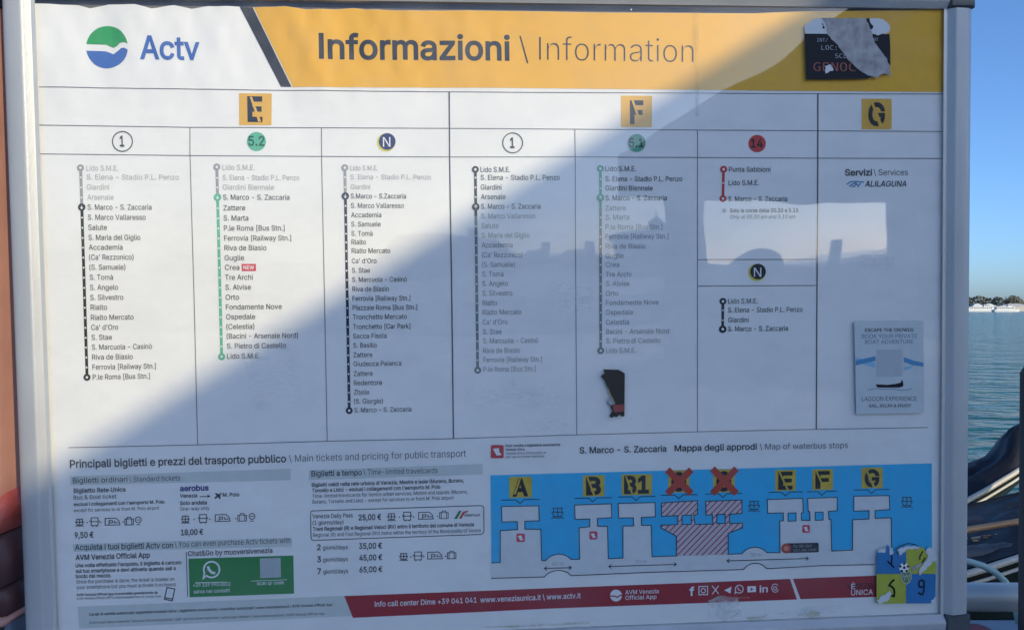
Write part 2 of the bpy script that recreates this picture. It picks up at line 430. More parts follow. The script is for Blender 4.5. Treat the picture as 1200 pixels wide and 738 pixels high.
# ---- stencilled dock letters on yellow tiles
def tile(x0, y0, x1, y1, s, lx0, ly, lx1, cap, cut, m_=TILE):
    sheet('dock_tile', [(x0, y0), (x1, y0 + .2), (x1 - .2, y1), (x0 + .2, y1)], m_, L1, poster)
    T(s, lx0, ly, lx1, cap, BLK, .035, parent=poster, d=L2, name='dock_letter', res=3)
    for c in cut: sheet('letter_cut', c, m_, L3, poster)
tile(281, 110.2, 319, 147.5, 'E', 291, 142.3, 308.5, 26, [[(293.5, 114.5), (296, 114.5), (307, 143.5), (303.5, 143.5)]])
tile(727, 113, 763.3, 149.8, 'F', 737.5, 145, 753.2, 25, [[(739, 118), (741.5, 118), (748, 136), (745, 136)]])
tile(1008, 116.6, 1043, 152.3, 'G', 1015.5, 147, 1035, 25, [[(1018, 120), (1021, 120), (1033, 150), (1028.5, 150)]])

# ---- line number discs
def disc(cx, cy, r, m_, d=L1, name='line_disc', parent=poster, org=(0, 0), waved=True): return sheet(name, circ(cx, cy, r), m_, d, parent, org=org, waved=waved)
def ring(cx, cy, r, wpx, m_, d=L2, name='ring', parent=poster, **k): return strokes(name, [(circ(cx, cy, r), True)], wpx, m_, d, parent, **k)
for cx, cy in ((144.8, 166.5), (600.5, 168.2)):
    ring(cx, cy, 11.6, 1.2, TXT, name='line_disc'); T('1', cx - 3, cy + 5.7, cx + 2.2, 11.5, TXT, .025, parent=poster, res=3, name='line_number')
disc(301.3, 166.6, 11.2, SEA); T('5.2', 291.8, 171.4, 310.8, 10.6, DKGRN, .02, parent=poster, res=3, name='line_number')
disc(745.2, 168.3, 10.5, SEAD); T('5.1', 736.3, 173, 753.4, 10, BLK, .02, parent=poster, res=3, name='line_number')
disc(886, 169, 10.2, RED); T('14', 878.6, 173.6, 892.6, 10, BLK, .02, parent=poster, res=3, name='line_number')
for cx, cy, r in ((452.8, 167.6, 10.8), (885.7, 319.3, 10.2)):
    disc(cx, cy, r, CRESC); disc(cx + 1.2, cy - 1.0, r - 1.0, NAVY if cx < 600 else BLK, L2)
    T('N', cx - 3.7, cy + 5.1, cx + 5, 11, WHT, .0, d=L3, parent=poster, res=3, name='line_number')

# ---- route columns
def column(line, xt, stops, split, m1, b1, m2, b2, wbar=3.2, cap=5.9, ends=(4.1, 4.1), arrow=None, sring=True):
    """line: (x0, y0, x1, y1); xt: text left at top and bottom; stops: name|y|right"""
    x0, y0, x1, y1 = line; lx = lambda y: x0 + (x1 - x0) * (y - y0) / (y1 - y0)
    tx = lambda y: xt[0] + (xt[1] - xt[0]) * (y - y0) / (y1 - y0)
    st = [s.split('|') for s in stops]; ys = [float(s[1]) for s in st]
    sp = ys[split] if split < len(ys) else y1
    def bars(nm, a, b, m_, d):
        if b > a: strokes(nm, [([(lx(a), a), (lx(b), b)], False)], wbar, m_, d, poster, cell=.1)
    bars('route_line', y0, sp, b1, L1); bars('route_line', sp, y1, b2, L1)
    bm = bmesh.new()
    for i, y in enumerate(ys):
        if i in (0, len(ys) - 1, split): continue
        c = L(lx(y), y + .4); r = 1.05 * PXM
        vs = [bm.verts.new((c[0] + r * math.cos(k * math.pi / 4), c[1] + r * math.sin(k * math.pi / 4), 0)) for k in range(8)]; bm.faces.new(vs)
    if len(bm.verts): to_plane(bm, L2, (0, 0), True, 1); tag(from_bm('stop_marks', bm, WHT, poster), kind='stuff')
    else: bm.free()
    for i, big in ((0, ends[0]), (len(ys) - 1, ends[1]), (split, 4.4)):
        if i >= len(ys) or (i == split and not sring): continue
        y = ys[i] if i else y0
        if i == len(ys) - 1: y = y1
        c = b1 if (i < split) else b2
        if i == split: c = arrow or b2
        sheet('stop_ring', circ(lx(y), y, big, 20), c, L2, poster)
        if i == split and i not in (0,) and split != len(ys) - 1:
            strokes('arrow_mark', [([(lx(y), y - 2), (lx(y), y + 1.8)], False), ([(lx(y) - 1.7, y + .1), (lx(y), y + 2), (lx(y) + 1.7, y + .1)], False)], .8, WHT, L3, poster)
        else: sheet('ring_centre', circ(lx(y), y, big * .36, 12), WHT, L3, poster)
    for i, (nm, y, xr) in enumerate(st):
        y = float(y); T(nm, tx(y), y + cap / 2, float(xr), cap, m1 if i < split else m2, .004, parent=poster, name='stop_name')

c1 = ['Lido S.M.E.', 'S. Elena - Stadio P.L. Penzo', 'Giardini', 'Arsenale', 'S. Marco - S. Zaccaria', 'S. Marco Vallaresso', 'Salute', 'S. Maria del Giglio', 'Accademia', "(Ca' Rezzonico)", '(S. Samuele)', 'S. Tom\u00e0', 'S. Angelo', 'S. Silvestro', 'Rialto', 'Rialto Mercato', "Ca' d'Oro", 'S. Stae', 'S. Marcuola - Casin\u00f2', 'Riva de Biasio', 'Ferrovia [Railway Stn.]', 'P.le Roma [Bus Stn.]']
def zipc(n, ys, xs): return ['%s|%s|%s' % t for t in zip(n, ys, xs)]
column((96, 197.3, 103.6, 441.5), (102.8, 110.4), zipc(c1, [197.6, 208, 219.8, 231.5, 243.2, 255, 266.8, 278.6, 290, 301.6, 313.3, 325, 336.8, 348.5, 360, 371.8, 383.4, 395, 406.4, 418, 429.6, 441.2],
    [140, 211, 129.5, 134.7, 179, 172.2, 126.8, 166, 145.2, 158, 148.5, 134, 140, 146, 127.2, 158, 140, 132.8, 179.5, 157, 184, 177]), 4, FADE, FBAR, TXT, SLATE)
n2 = ['Lido S.M.E.', 'S. Elena - Stadio P.L. Penzo', 'Giardini Biennale', 'S. Marco - S. Zaccaria', 'Zattere', 'S. Marta', 'P.le Roma [Bus Stn.]', 'Ferrovia [Railway Stn.]', 'Riva de Biasio', 'Guglie', 'Crea', 'Tre Archi', 'S. Alvise', 'Orto', 'Fondamente Nove', 'Ospedale', '(Celestia)', '(Bacini - Arsenale Nord)', 'S. Pietro di Castello', 'Lido S.M.E.']
column((255.1, 196.3, 260.7, 417.5), (261.6, 267.2), zipc(n2, [196.8, 208.6, 219.8, 231.6, 244, 255.9, 267.6, 279.3, 290.6, 302.3, 313.4, 325, 336.6, 348.2, 359.6, 371, 382.5, 393.6, 405.2, 417],
    [299.5, 351.5, 322, 340, 288.5, 292, 334.3, 342, 313, 287, 281.5, 297.2, 295, 281.2, 331, 300, 299, 350, 336, 305.5]), 3, FADE, FBAR, TXT, SEA)
sheet('new_badge', [(284, 309.3), (300.6, 309.3), (300.8, 317.6), (284.2, 317.8)], NEWR, L1, poster); T('NEW', 286, 315.6, 298.8, 4.2, WHT, .02, parent=poster)
nn = ['Lido S.M.E.', 'S. Elena - Stadio P.L. Penzo', 'Giardini', 'S.Marco - S.Zaccaria', 'S. Marco Vallaresso', 'Accademia', 'S. Samuele', 'S. Tom\u00e0', 'Rialto', 'Rialto Mercato', "Ca' d'Oro", 'S. Stae', 'S. Marcuola - Casin\u00f2', 'Riva de Biasio', 'Ferrovia [Railway Stn.]', 'Piazzale Roma [Bus Stn.]', 'Tronchetto Mercato', 'Tronchetto [Car Park]', 'Sacca Fisola', 'S. Basilio', 'Zattere', 'Giudecca Palanca', 'Zattere', 'Redentore', 'Zitelle', '(S. Giorgio)', 'S. Marco - S. Zaccaria']
column((404.5, 197.2, 409.7, 480.3), (411, 415.6), zipc(nn, [197.4, 207.8, 219.4, 230.2, 241.3, 252.2, 262.9, 273.8, 283.8, 294, 305.8, 316.8, 327.6, 338.6, 349.6, 360.4, 371.2, 382.5, 393.4, 404.3, 415.4, 425.8, 437.2, 448.1, 459, 469.6, 479.8],
    [443.2, 505, 434.3, 476, 473.5, 447.2, 446.5, 437, 429.3, 457.6, 441.6, 434, 477, 456, 481, 489, 477, 481, 453.3, 441.8, 436.8, 470.5, 437, 448, 433, 449, 482.3]), 3, FADE, FBAR, TXT, NAVYB, cap=5.6)
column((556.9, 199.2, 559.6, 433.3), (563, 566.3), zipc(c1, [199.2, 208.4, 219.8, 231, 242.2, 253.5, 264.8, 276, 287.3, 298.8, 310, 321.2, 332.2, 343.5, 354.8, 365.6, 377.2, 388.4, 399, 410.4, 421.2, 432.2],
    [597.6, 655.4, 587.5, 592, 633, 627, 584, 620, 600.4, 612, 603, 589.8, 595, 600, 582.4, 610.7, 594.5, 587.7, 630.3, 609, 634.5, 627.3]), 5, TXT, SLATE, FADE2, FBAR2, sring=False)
sheet('stop_ring', circ(557.4, 242.8, 4.4, 20), SLATE, L3, poster)
strokes('arrow_mark', [([(557.4, 244.8), (557.4, 240.8)], False), ([(555.7, 242.6), (557.4, 240.8), (559.1, 242.6)], False)], .8, WHT, L4, poster)
n5 = n2[:16] + ['Celestia', 'Bacini - Arsenale Nord', 'S. Pietro di Castello', 'Lido S.M.E.']
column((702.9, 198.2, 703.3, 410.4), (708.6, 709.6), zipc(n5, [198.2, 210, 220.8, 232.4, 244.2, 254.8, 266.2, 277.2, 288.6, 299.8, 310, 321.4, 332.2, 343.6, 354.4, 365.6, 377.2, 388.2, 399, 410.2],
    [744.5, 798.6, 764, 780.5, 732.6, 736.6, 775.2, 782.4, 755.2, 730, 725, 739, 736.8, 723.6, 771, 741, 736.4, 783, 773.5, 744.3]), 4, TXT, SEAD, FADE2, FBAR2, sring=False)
sheet('stop_ring', circ(702.9, 232.2, 4.4, 20), SEAD, L3, poster)
strokes('arrow_mark', [([(702.9, 234.2), (702.9, 230.2)], False), ([(701.2, 232), (702.9, 230.2), (704.6, 232)], False)], .8, WHT, L4, poster)
column((846.8, 199, 846, 233.2), (853, 852.2), ['Punta Sabbioni|199|901.5', 'Lido S.M.E.|214.6|888', 'S. Marco - S. Zaccaria|233.4|921'], 9, TXT, RED, TXT, RED)
disc(847.4, 247.3, 2.4, FADE2)
T('Solo le corse delle 00.30 e 5.15', 854, 249.2, 933.8, 4.4, TXT, .018, parent=poster); T('Only at 00.30 am and 5.15 am', 854, 256.6, 930, 4.4, TXT, 0, parent=poster, skew=.2)
column((846, 353, 845.8, 385.4), (852, 852), ['Lido S.M.E.|352.6|886.5', 'S. Elena - Stadio P.L. Penzo|363|939', 'Giardini|374.6|876', 'S. Marco - S. Zaccaria|385|922'], 3, TXT, BLK, TXT, BLK, arrow=BLK)
T('Servizi', 988.3, 206.3, 1020, 7.4, TXT, .022, parent=poster); T('\\ Services', 1022, 206, 1062, 7.2, TXT, -.004, parent=poster)
T('ALILAGUNA', 1011.5, 219.2, 1060, 6.8, NAVYB, .01, parent=poster, skew=.18)
strokes('operator_mark', [([(990.5, 216.8), (995, 213.6), (1001, 213.2), (1010.5, 214)], False), ([(993, 219), (998, 216), (1001, 214.5), (1004, 218.8), (1006.5, 215)], False), ([(996, 219.2), (999.5, 219), (1001.5, 216)], False)], 1.5, MBLUE, L1, poster)

# ---- tickets and prices
B = .018
T('Principali biglietti e prezzi del trasporto pubblico', 83.7, 547, 336, 8.6, TXT, B, parent=poster, sl=-.0262)
T('\\ Main tickets and pricing for public transport', 339.5, 540.3, 546, 8.2, TXT, -.006, parent=poster, sl=-.03)
sheet('heading_bar', [(83.6, 557), (341.3, 548), (341.3, 561.4), (84, 567.5)], LBOX, L1, poster, cell=.05)
T('Biglietti ordinari', 87, 565, 151, 6, TXT, .008, parent=poster); T('\\ Standard tickets', 153, 563.3, 212.5, 6, TXT, 0, parent=poster)
T('Biglietto Rete Unica', 88, 576.3, 148.5, 5, TXT, B, parent=poster); T('Bus & Boat ticket', 88, 584, 138, 4.8, TXT, 0, parent=poster)
T("esclusi i collegamenti con l'aeroporto M. Polo", 88.2, 591.6, 194, 3.8, TXT, B, parent=poster); T('except for services to or from M. Polo airport', 88.2, 598.6, 188, 3.8, TXT, 0, parent=poster)
T('9,50 \u20ac', 89.3, 629, 111.3, 6.6, TXT, .02, parent=poster)
T('aerobus', 212, 574.2, 245.6, 6.2, PURP, .03, parent=poster)
T('Venezia', 212, 581.8, 232.3, 4.2, TXT, B, parent=poster); strokes('arrow_mark', [([(235, 580.6), (246.6, 580.2)], False), ([(244, 578.6), (246.8, 580.2), (244, 581.8)], False)], .9, TXT, L2, poster)
T('M. Polo', 262, 580.7, 281.4, 4.2, TXT, B, parent=poster)
sheet('plane_icon', [(252, 582), (255, 579.5), (252.5, 577), (254, 576.5), (258, 577.8), (260, 576), (261, 576.6), (259, 579), (259.5, 583), (258.3, 583.6), (256.5, 580.8), (253.5, 583.4)], TXT, L2, poster)
T('Solo andata', 212, 590.4, 243.4, 4.3, TXT, B, parent=poster); T('One-way only', 212.2, 597, 246.4, 4.3, TXT, 0, parent=poster)
T('18,00 \u20ac', 213.2, 625.6, 239.3, 6.4, TXT, .02, parent=poster)
sheet('heading_bar', [(87, 636), (342.5, 628.6), (342.6, 639), (87.6, 645)], LBOX, L1, poster, cell=.05)
T('Acquista i tuoi biglietti Actv con', 89.6, 642.8, 204, 6.4, TXT, .014, parent=poster, sl=-.022); T('\\ You can even purchase Actv tickets with', 206, 639.6, 341, 6.4, TXT, 0, parent=poster, sl=-.038)
T('AVM Venezia Official App', 90.2, 654.6, 177, 6, TXT, B, parent=poster)
for s, x0, y, x1, c, k in (("Una volta effettuato l'acquisto, il biglietto \u00e8 caricato", 90.2, 663, 214, 4.2, B), ('sul tuo smartphone e devi attivarlo quando sali a', 90.4, 669.6, 207, 4.2, B), ('bordo del mezzo.', 90.4, 675.6, 132, 4.2, B),
                           ('Once the purchase is done, the ticket is loaded on', 91, 682, 205.5, 4.2, 0), ('your smartphone but you must activate it on board.', 91.2, 688.4, 208, 4.2, 0),
                           ('AVM Venezia Official App \u00e8 scaricabile gratuitamente da', 91.3, 696.5, 186, 2.8, B), ('AVM Venezia Official APP is downloadable free of charge from', 91.5, 700.8, 190, 2.8, 0)):
    T(s, x0, y, x1, c, TXT, k, parent=poster, sl=-.03)
strokes('phone_icon', [([(197, 686.6), (206, 688.2), (203, 702), (193.8, 700.2)], True), ([(194.6, 698.4), (203.4, 700)], False)], 1.1, TXT, L2, poster)
strokes('rule_line', [([(219.2, 645), (221, 697.5)], False)], .9, LINE, L1, poster)
T('Chat&Go by muoversivenezia', 221.5, 650, 320, 5.8, TXT, .012, parent=poster, sl=-.04)
sheet('chat_panel', [(222, 653), (344.3, 649.3), (345.3, 693.6), (223.3, 698)], WAG, L1, poster, cell=.05)
strokes('chat_bubble_icon', [(circ(249, 665.6, 9.2, 26, -130, 205) + [(239.4, 675.8)], True)], 1.9, WHT, L2, poster)
strokes('handset_icon', [([(244.8, 661.8), (245.8, 665.5), (249, 669), (253.2, 670)], False)], 2.9, WHT, L2, poster)
T('+39 339 990 0002', 227.5, 685.9, 271, 4.2, WHT, .006, parent=poster); T('salva nei contatti', 228, 693.4, 270.2, 4.2, WHT, .006, parent=poster); T('scan qr code', 302, 683.6, 333.3, 4.2, WHT, .008, parent=poster)
strokes('rule_line', [([(229.5, 681), (266, 680)], False), ([(295, 679), (337, 677.4)], False)], .6, WHT, L2, poster)
sheet('blank_code_square', [(305.3, 652.6), (329.6, 651.8), (330, 674.6), (305.8, 675.6)], GREYSQ, L2, poster)
sheet('footer_bar', [(92.5, 709), (404, 696.4), (413.6, 719.8), (94.4, 734.5)], LBOX, L1, poster, cell=.05)
T('Canali di vendita autorizzati: biglietterie Venezia Unica \\ biglietterie automatiche \\ rivenditori autorizzati \\ www.veneziaunica.it \\ AVM Venezia Official App', 106, 719.4, 390, 3.1, TXT, B, parent=poster, sl=-.0405)
T('Authorised sales channels: Venezia Unica ticket points \\ self-service ticket machines \\ authorised retailers \\ www.veneziaunica.it \\ AVM Venezia Official App', 106.4, 729, 381, 3.1, TXT, 0, parent=poster, sl=-.0395)

sheet('heading_bar', [(362.4, 550), (565, 542.4), (565.3, 554.6), (363, 561.2)], LBOX, L1, poster, cell=.05)
T('Biglietti a tempo', 365.5, 557, 424.4, 6.4, TXT, B, parent=poster); T('\\ Time-limited travelcards', 426.4, 555.2, 513, 6.4, TXT, 0, parent=poster)
for s, x0, y, x1, c, k in (('Biglietti validi nella rete urbana di Venezia, Mestre e isole (Murano, Burano,', 366, 569, 543.5, 4.3, B), ("Torcello e Lido) - esclusi i collegamenti con l'aeroporto M. Polo", 366.2, 575.6, 516, 4.3, B),
                           ('Time-limited travelcards for Venice urban services, Mestre and islands (Murano,', 366.6, 582.2, 548, 4.3, 0), ('Burano, Torcello and Lido) - except for services to or from M. Polo airport', 366.8, 588.8, 531.5, 4.3, 0),
                           ('Venezia Daily Pass', 366.6, 606, 414, 4.8, .006), ('(1 giorno/day)', 367, 613.6, 403, 4.8, .006),
                           ('Treni Regionali (R) e Regionali Veloci (RV) entro il territorio del comune di Venezia', 367.2, 620.6, 555.3, 4.3, B), ('Regional (R) and Fast Regional (RV) trains within the territory of the Municipality of Venice', 367.4, 627.6, 563.3, 4.3, 0),
                           ('25,00 \u20ac', 420.6, 608.2, 447, 6.6, .02), ('2', 372, 643, 376.4, 6.6, .02), ('giorni/days', 379, 642.6, 408, 5, .004), ('35,00 \u20ac', 421, 641.6, 448, 6.6, .02),
                           ('3', 372.2, 657, 376.8, 6.6, .02), ('giorni/days', 379.2, 656.6, 408, 5, .004), ('45,00 \u20ac', 421.4, 655.2, 448.2, 6.6, .02),
                           ('7', 372.6, 671, 376.8, 6.6, .02), ('giorni/days', 379.4, 670.6, 408.4, 5, .004), ('65,00 \u20ac', 421.6, 669, 448.4, 6.6, .02), ('TRENITALIA', 543.5, 603.8, 562.5, 2.6, B)):
    T(s, x0, y, x1, c, TXT, k, parent=poster, sl=-.03)
strokes('rounded_frame', [([(367, 597.2), (563.5, 591), (566, 592), (566.8, 594), (567, 620), (566, 623.4), (563.5, 624.6), (368, 631.6), (366, 630.8), (365, 628.6), (364.5, 600.4), (365.2, 598)], True)], .9, TXT, L2, poster)
sheet('train_mark_green', [(532, 606.6), (538, 597), (541, 596.8), (535.5, 606.4)], WAG, L2, poster); sheet('train_mark_red', [(537.5, 606.4), (542.5, 598.2), (548.5, 596.6), (547.6, 599), (544.6, 599.6), (540.6, 606.2)], RED, L2, poster)

def boat_icon(x, y, s=1.0, w_=1.0, m_=TXT):
    strokes('boat_icon', [([(x - 5 * s, y - 5 * s), (x + 5 * s, y - 5.2 * s)], False), ([(x - 4 * s, y - 5 * s), (x - 4 * s, y - 1 * s), (x - 5.5 * s, y - 1 * s), (x - 3.5 * s, y + 3 * s), (x + 3.5 * s, y + 3 * s), (x + 5.5 * s, y - 1 * s), (x + 4 * s, y - 1 * s), (x + 4 * s, y - 5 * s)], False),
                          ([(x, y - 4.5 * s), (x, y + 3 * s)], False), ([(x - 4.5 * s, y - 1 * s), (x + 4.5 * s, y - 1 * s)], False), ([(x - 6 * s, y + 5 * s), (x - 2.5 * s, y + 4 * s), (x, y + 5 * s), (x + 3 * s, y + 4 * s), (x + 6 * s, y + 5 * s)], False)], w_, m_, L3, poster)
def icons(pts, lug=True, s=.82):
    (bx, by), (sx, sy), (px, py), (gx, gy) = pts[:4]
    boat_icon(bx, by, s, .9)
    strokes('bus_icon', [([(sx - 4, sy - 5), (sx + 4, sy - 5.2), (sx + 4, sy + 4), (sx - 4, sy + 4)], True), ([(sx - 4, sy - .5), (sx + 4, sy - .6)], False), ([(sx - 5.4, sy - 2), (sx - 5.4, sy)], False), ([(sx + 5.4, sy - 2), (sx + 5.4, sy)], False), ([(sx - 2.4, sy + 4), (sx - 2.4, sy + 5.6)], False), ([(sx + 2.4, sy + 4), (sx + 2.4, sy + 5.6)], False)], .9, TXT, L2, poster)
    strokes('shuttle_icon', [([(px - 8.5, py - 4), (px + 4, py - 4.4), (px + 7.6, py - 1), (px + 8.6, py + 3.4), (px - 8.5, py + 3.8)], True), ([(px - 4, py + 3.5), (px - 4, py - 1.5), (px, py - 1.5), (px, py + 1), (px - 4, py + 1)], False), ([(px + 2.4, py - 1.5), (px + 2.4, py + 1), (px + 7, py + .8)], False)], .9, TXT, L2, poster)
    strokes('luggage_icon', [([(gx - 5, gy - 3), (gx + 5, gy - 3.2), (gx + 5, gy + 3.8), (gx - 5, gy + 4)], True), ([(gx - 2, gy - 3), (gx - 2, gy - 5), (gx + 2, gy - 5), (gx + 2, gy - 3)], False), ([(gx - 3, gy - 3), (gx - 3, gy + 4)], False), ([(gx + 3, gy - 3), (gx + 3, gy + 4)], False)], .8, TXT, L2, poster)
    for (a, b) in ((bx, sx), (sx, px), (px, gx)):
        o = {0: 1}; mx = a + (b - a) * (.5 if b != px else .34 if a == sx else .5)
        if a == px: mx = b - 7.2
        sheet('dot_mark', circ(mx, by - (mx - bx) * .02, .8, 8), TXT, L2, poster)
    if len(pts) > 4:
        qx, qy = pts[4]; strokes('badge_icon', [(circ(qx, qy - 1, 3.4, 14), True), ([(qx - 2, qy - 1), (qx + 2, qy - 1)], False), ([(qx - 2, qy + 4.6), (qx + 2, qy + 4.6)], False)], .9, TXT, L2, poster)
icons([(95, 611), (112.4, 610.3), (133.3, 610), (152.8, 609.6), (163.4, 608.6)])
icons([(218.4, 607.4), (239, 606.6), (261.8, 605.8), (284.6, 605.2), (296.2, 604.6)])
icons([(459, 604.6), (477.3, 603.8), (499.2, 603), (520.2, 602.2)])
icons([(473.2, 651), (490, 650.2), (509.8, 649.4), (529.2, 649)])

# ---- map of the landing stages
def ticket_icon(x0, y0, x1, y1):
    sheet('ticket_icon', [(x0 + 1.2, y0), (x1 - 1.2, y0), (x1, y0 + 1.2), (x1, y1 - 1.2), (x1 - 1.2, y1), (x0 + 1.2, y1), (x0, y1 - 1.2), (x0, y0 + 1.2)], RED if y0 < 540 else NEWR, L3, poster)
    w_, h_ = x1 - x0, y1 - y0
    sheet('ticket_flag', [(x0 + .15 * w_, y0 + .28 * h_), (x0 + .62 * w_, y0 + .22 * h_), (x0 + .66 * w_, y0 + .55 * h_), (x0 + .86 * w_, y0 + .74 * h_), (x0 + .45 * w_, y0 + .8 * h_)], WHT, L4, poster)
ticket_icon(575, 520.4, 590, 535.8)
for s, y, x1, k in (('Punti vendita e biglietterie automatiche', 522.8, 656, B), ('Venezia Unica.', 527.2, 615, B), ('Venezia Unica ticket points or', 531.6, 639.4, 0), ('self-service ticket machines', 535.8, 637.4, 0)):
    T(s, 592, y, x1, 3.0, TXT, k, parent=poster)
T('S. Marco - S. Zaccaria', 678.5, 530.2, 780, 7.4, TXT, B, parent=poster, sl=-.02); T('Mappa degli approdi', 789.5, 527.8, 885.6, 7.4, TXT, B, parent=poster); T('\\ Map of waterbus stops', 889, 526, 992, 7.2, TXT, -.004, parent=poster)
sheet('map_water', [(574.5, 555.8), (1090, 541.8), (1090.3, 657.6), (1043.5, 659), (1043, 640), (800, 652), (575.6, 662)], MAPB, L1, poster, cell=.05)
Z8 = lambda p: (560 + p[0] / 3.386, 520 + p[1] / 3.386)
ZA = lambda p: (760 + p[0] * .32258, 500 + p[1] * .32258)
ZB = lambda p: (960 + p[0] * .32258, 500 + p[1] * .32258)
def arch(x0, y0, x1, y1, h, n=8):
    return [(x0 + (x1 - x0) * i / n, y0 + (y1 - y0) * i / n - h * math.sin(math.pi * i / n) ** .7) for i in range(n + 1)]
quay = [Z8(p) for p in [(52, 466), (88, 465), (88, 339), (157, 335), (155, 303), (95, 305), (93, 244), (240, 241), (242, 300), (185, 302), (185, 333), (248, 334), (252, 458)]]
quay += arch(*Z8((267, 458)), *Z8((368, 453)), 7)
quay += [Z8(p) for p in [(402, 452), (400, 328), (442, 324), (442, 293), (384, 295), (382, 238), (527, 233), (529, 288), (472, 291), (473, 322), (512, 322), (515, 450), (573, 447), (573, 321), (616, 320), (614, 288), (556, 289), (554, 232), (699, 228), (701, 284), (645, 287), (646, 318), (684, 318), (688, 442)]]
quay += [ZA((98, 464))]
q2 = [ZA((285, 458))] + arch(*ZA((335, 456)), *ZA((425, 452)), 7)
q2 += [ZA(p) for p in [(473, 452), (472, 338), (485, 337), (485, 308), (428, 310), (427, 260), (555, 256), (557, 307), (550, 309), (550, 335), (582, 335), (580, 303), (575, 303), (573, 256), (680, 252), (680, 300), (648, 303), (650, 332), (657, 332), (660, 446)]]
q2 += [ZB(p) for p in [(115, 443), (116, 333), (175, 330), (175, 300), (120, 302), (120, 248), (248, 246), (250, 296), (197, 300), (197, 328), (255, 326), (258, 490)]]
low = [ZB((195, 495)), ZB((0, 499))] + arch(*ZA((425, 510)), *ZA((340, 513)), 7) + [ZA((0, 523))] + arch(*Z8((368, 517)), *Z8((262, 522)), 7) + [Z8((52, 527))]
XX = [ZA(p) for p in [(98, 464), (98, 392), (42, 362), (42, 353), (103, 350), (103, 318), (44, 320), (44, 272), (174, 264), (174, 314), (160, 316), (165, 350), (230, 348), (228, 314), (205, 316), (204, 266), (335, 262), (335, 310), (290, 313), (290, 347), (337, 345), (337, 362), (285, 382), (285, 460)]]
sheet('map_quay', quay + q2 + low, LAND, L2, poster, waved=True, cell=.05)
strokes('map_outline', [(quay, False), (q2[:-1] + [ZB((257, 440))], False), (low, False)], 1.0, BLK, L4, poster, cell=.05)
PINKG = ink('ink_pink_grey', (.56, .50, .53))
sheet('map_closed_stage', XX, PINKG, L3, poster, cell=.05)
# hatch lines clipped to the closed stages
def inside(pt, poly):
    x, y = pt; c = False; j = len(poly) - 1
    for i in range(len(poly)):
        xi, yi = poly[i]; xj, yj = poly[j]
        if (yi > y) != (yj > y) and x < (xj - xi) * (y - yi) / (yj - yi) + xi: c = not c
        j = i
    return c
holes = [[ZA(p) for p in q] for q in ([(118, 317), (152, 316), (152, 349), (118, 350)], [(244, 314), (274, 313), (274, 346), (244, 347)])]
hl = []
for k in range(-30, 40):
    x = 775 + k * 7.2; y = 652; seg = None
    t = 0
    while t < 75:
        p = (x + t * .97, y - t)
        ok = inside(p, XX) and not any(inside(p, h) for h in holes)
        if ok and seg is None: seg = p
        if not ok and seg is not None:
            if t - (y - seg[1]) > 1.5: hl.append(([seg, (x + (t - 1) * .97, y - t + 1)], False))
            seg = None
        t += 1
G_h = strokes('hatch_lines', hl, 1.25, MAR, L3 + .00015, poster, cell=1)
for h in holes: sheet('map_hole', h, MAPB, L3 + .0003, poster)
for h in ([(502, 309), (531, 308), (531, 337), (502, 338)], [(600, 306), (629, 305), (629, 334), (600, 335)]):
    sheet('map_hole', [ZA(p) for p in h], MAPB, L3, poster); strokes('map_outline', [([ZA(p) for p in h], True)], 1.0, BLK, L4, poster)
strokes('map_outline', [(XX[:-1] + [ZA((285, 458))], False)] + [(h, True) for h in holes], 1.0, BLK, L4 + .0004, poster)
def mtile(x0, y0, x1, y1, s, cut=None, cross=False):
    sheet('dock_tile', [(x0, y0), (x1, y0 - .5), (x1, y1 - .5), (x0, y1)], MAPYEL, L2, poster)
    wd = (x1 - x0)
    T(s, x0 + (.14 if len(s) == 1 else .08) * wd, y1 - 2.6, x1 - (.16 if len(s) == 1 else .1) * wd, (y1 - y0) * .80, BLK, .04, d=L3, parent=poster, name='dock_letter', res=3)
    if cut: sheet('letter_cut', cut, MAPYEL, L4, poster)
    if cross:
        strokes('closed_cross', [([(x0 - 1, y0 - 1), (x1 + 2, y1 + 1)], False), ([(x1 + 2, y0 - 1), (x0 - 1, y1 + 1)], False)], 8.2, BROWNR, L4, poster)
mtile(596.4, 557.8, 623, 582, 'A', [(608, 559), (610.4, 559), (604, 578), (601.6, 578)]); mtile(682.6, 556, 707.6, 580.5, 'B', [(686.6, 558), (688.6, 558), (697, 579), (694.4, 579)])
mtile(727.6, 554.8, 763, 579, 'B1', [(731.6, 557), (733.6, 557), (741, 577), (738.6, 577)]); mtile(782, 550.2, 807, 576, 'O', cross=True); mtile(834.6, 549, 859.8, 576, 'O', cross=True)
mtile(907, 549.8, 931, 574, 'E', [(910.4, 551), (912.4, 551), (923, 573), (920.6, 573)]); mtile(950.4, 549, 974.4, 573, 'F', [(953.6, 550), (955.6, 550), (962, 564), (959.6, 564)])
mtile(1007.8, 547, 1032.6, 571, 'G', [(1012, 549), (1014.4, 549), (1024, 570), (1021, 570)])
for cx, x0, x1, y in ((609, 587, 632, 584.6), (694, 672.6, 716.5, 582.6), (744.6, 723.4, 767, 581), (794.5, 773.6, 816.6, 579), (846, 825.4, 868, 577.6), (919, 899.4, 939, 575.7), (961.6, 944, 978.8, 575), (1019.6, 998.8, 1040, 573)):
    strokes('map_bracket', [([(x0, y), (cx - 5, y - .4), (cx, y + 4), (cx + 5, y - .6), (x1, y - .8)], False)], 1.0, BLK, L3, poster)
boat_icon(653, 600, 1.2, 1.0); boat_icon(882.4, 592, 1.15, 1.0); boat_icon(1060.8, 587.4, 1.15, 1.0)
ticket_icon(604.8, 623.6, 614.8, 633.4); ticket_icon(690, 621, 699.4, 630.6); ticket_icon(938.6, 613.6, 947.4, 622.8)
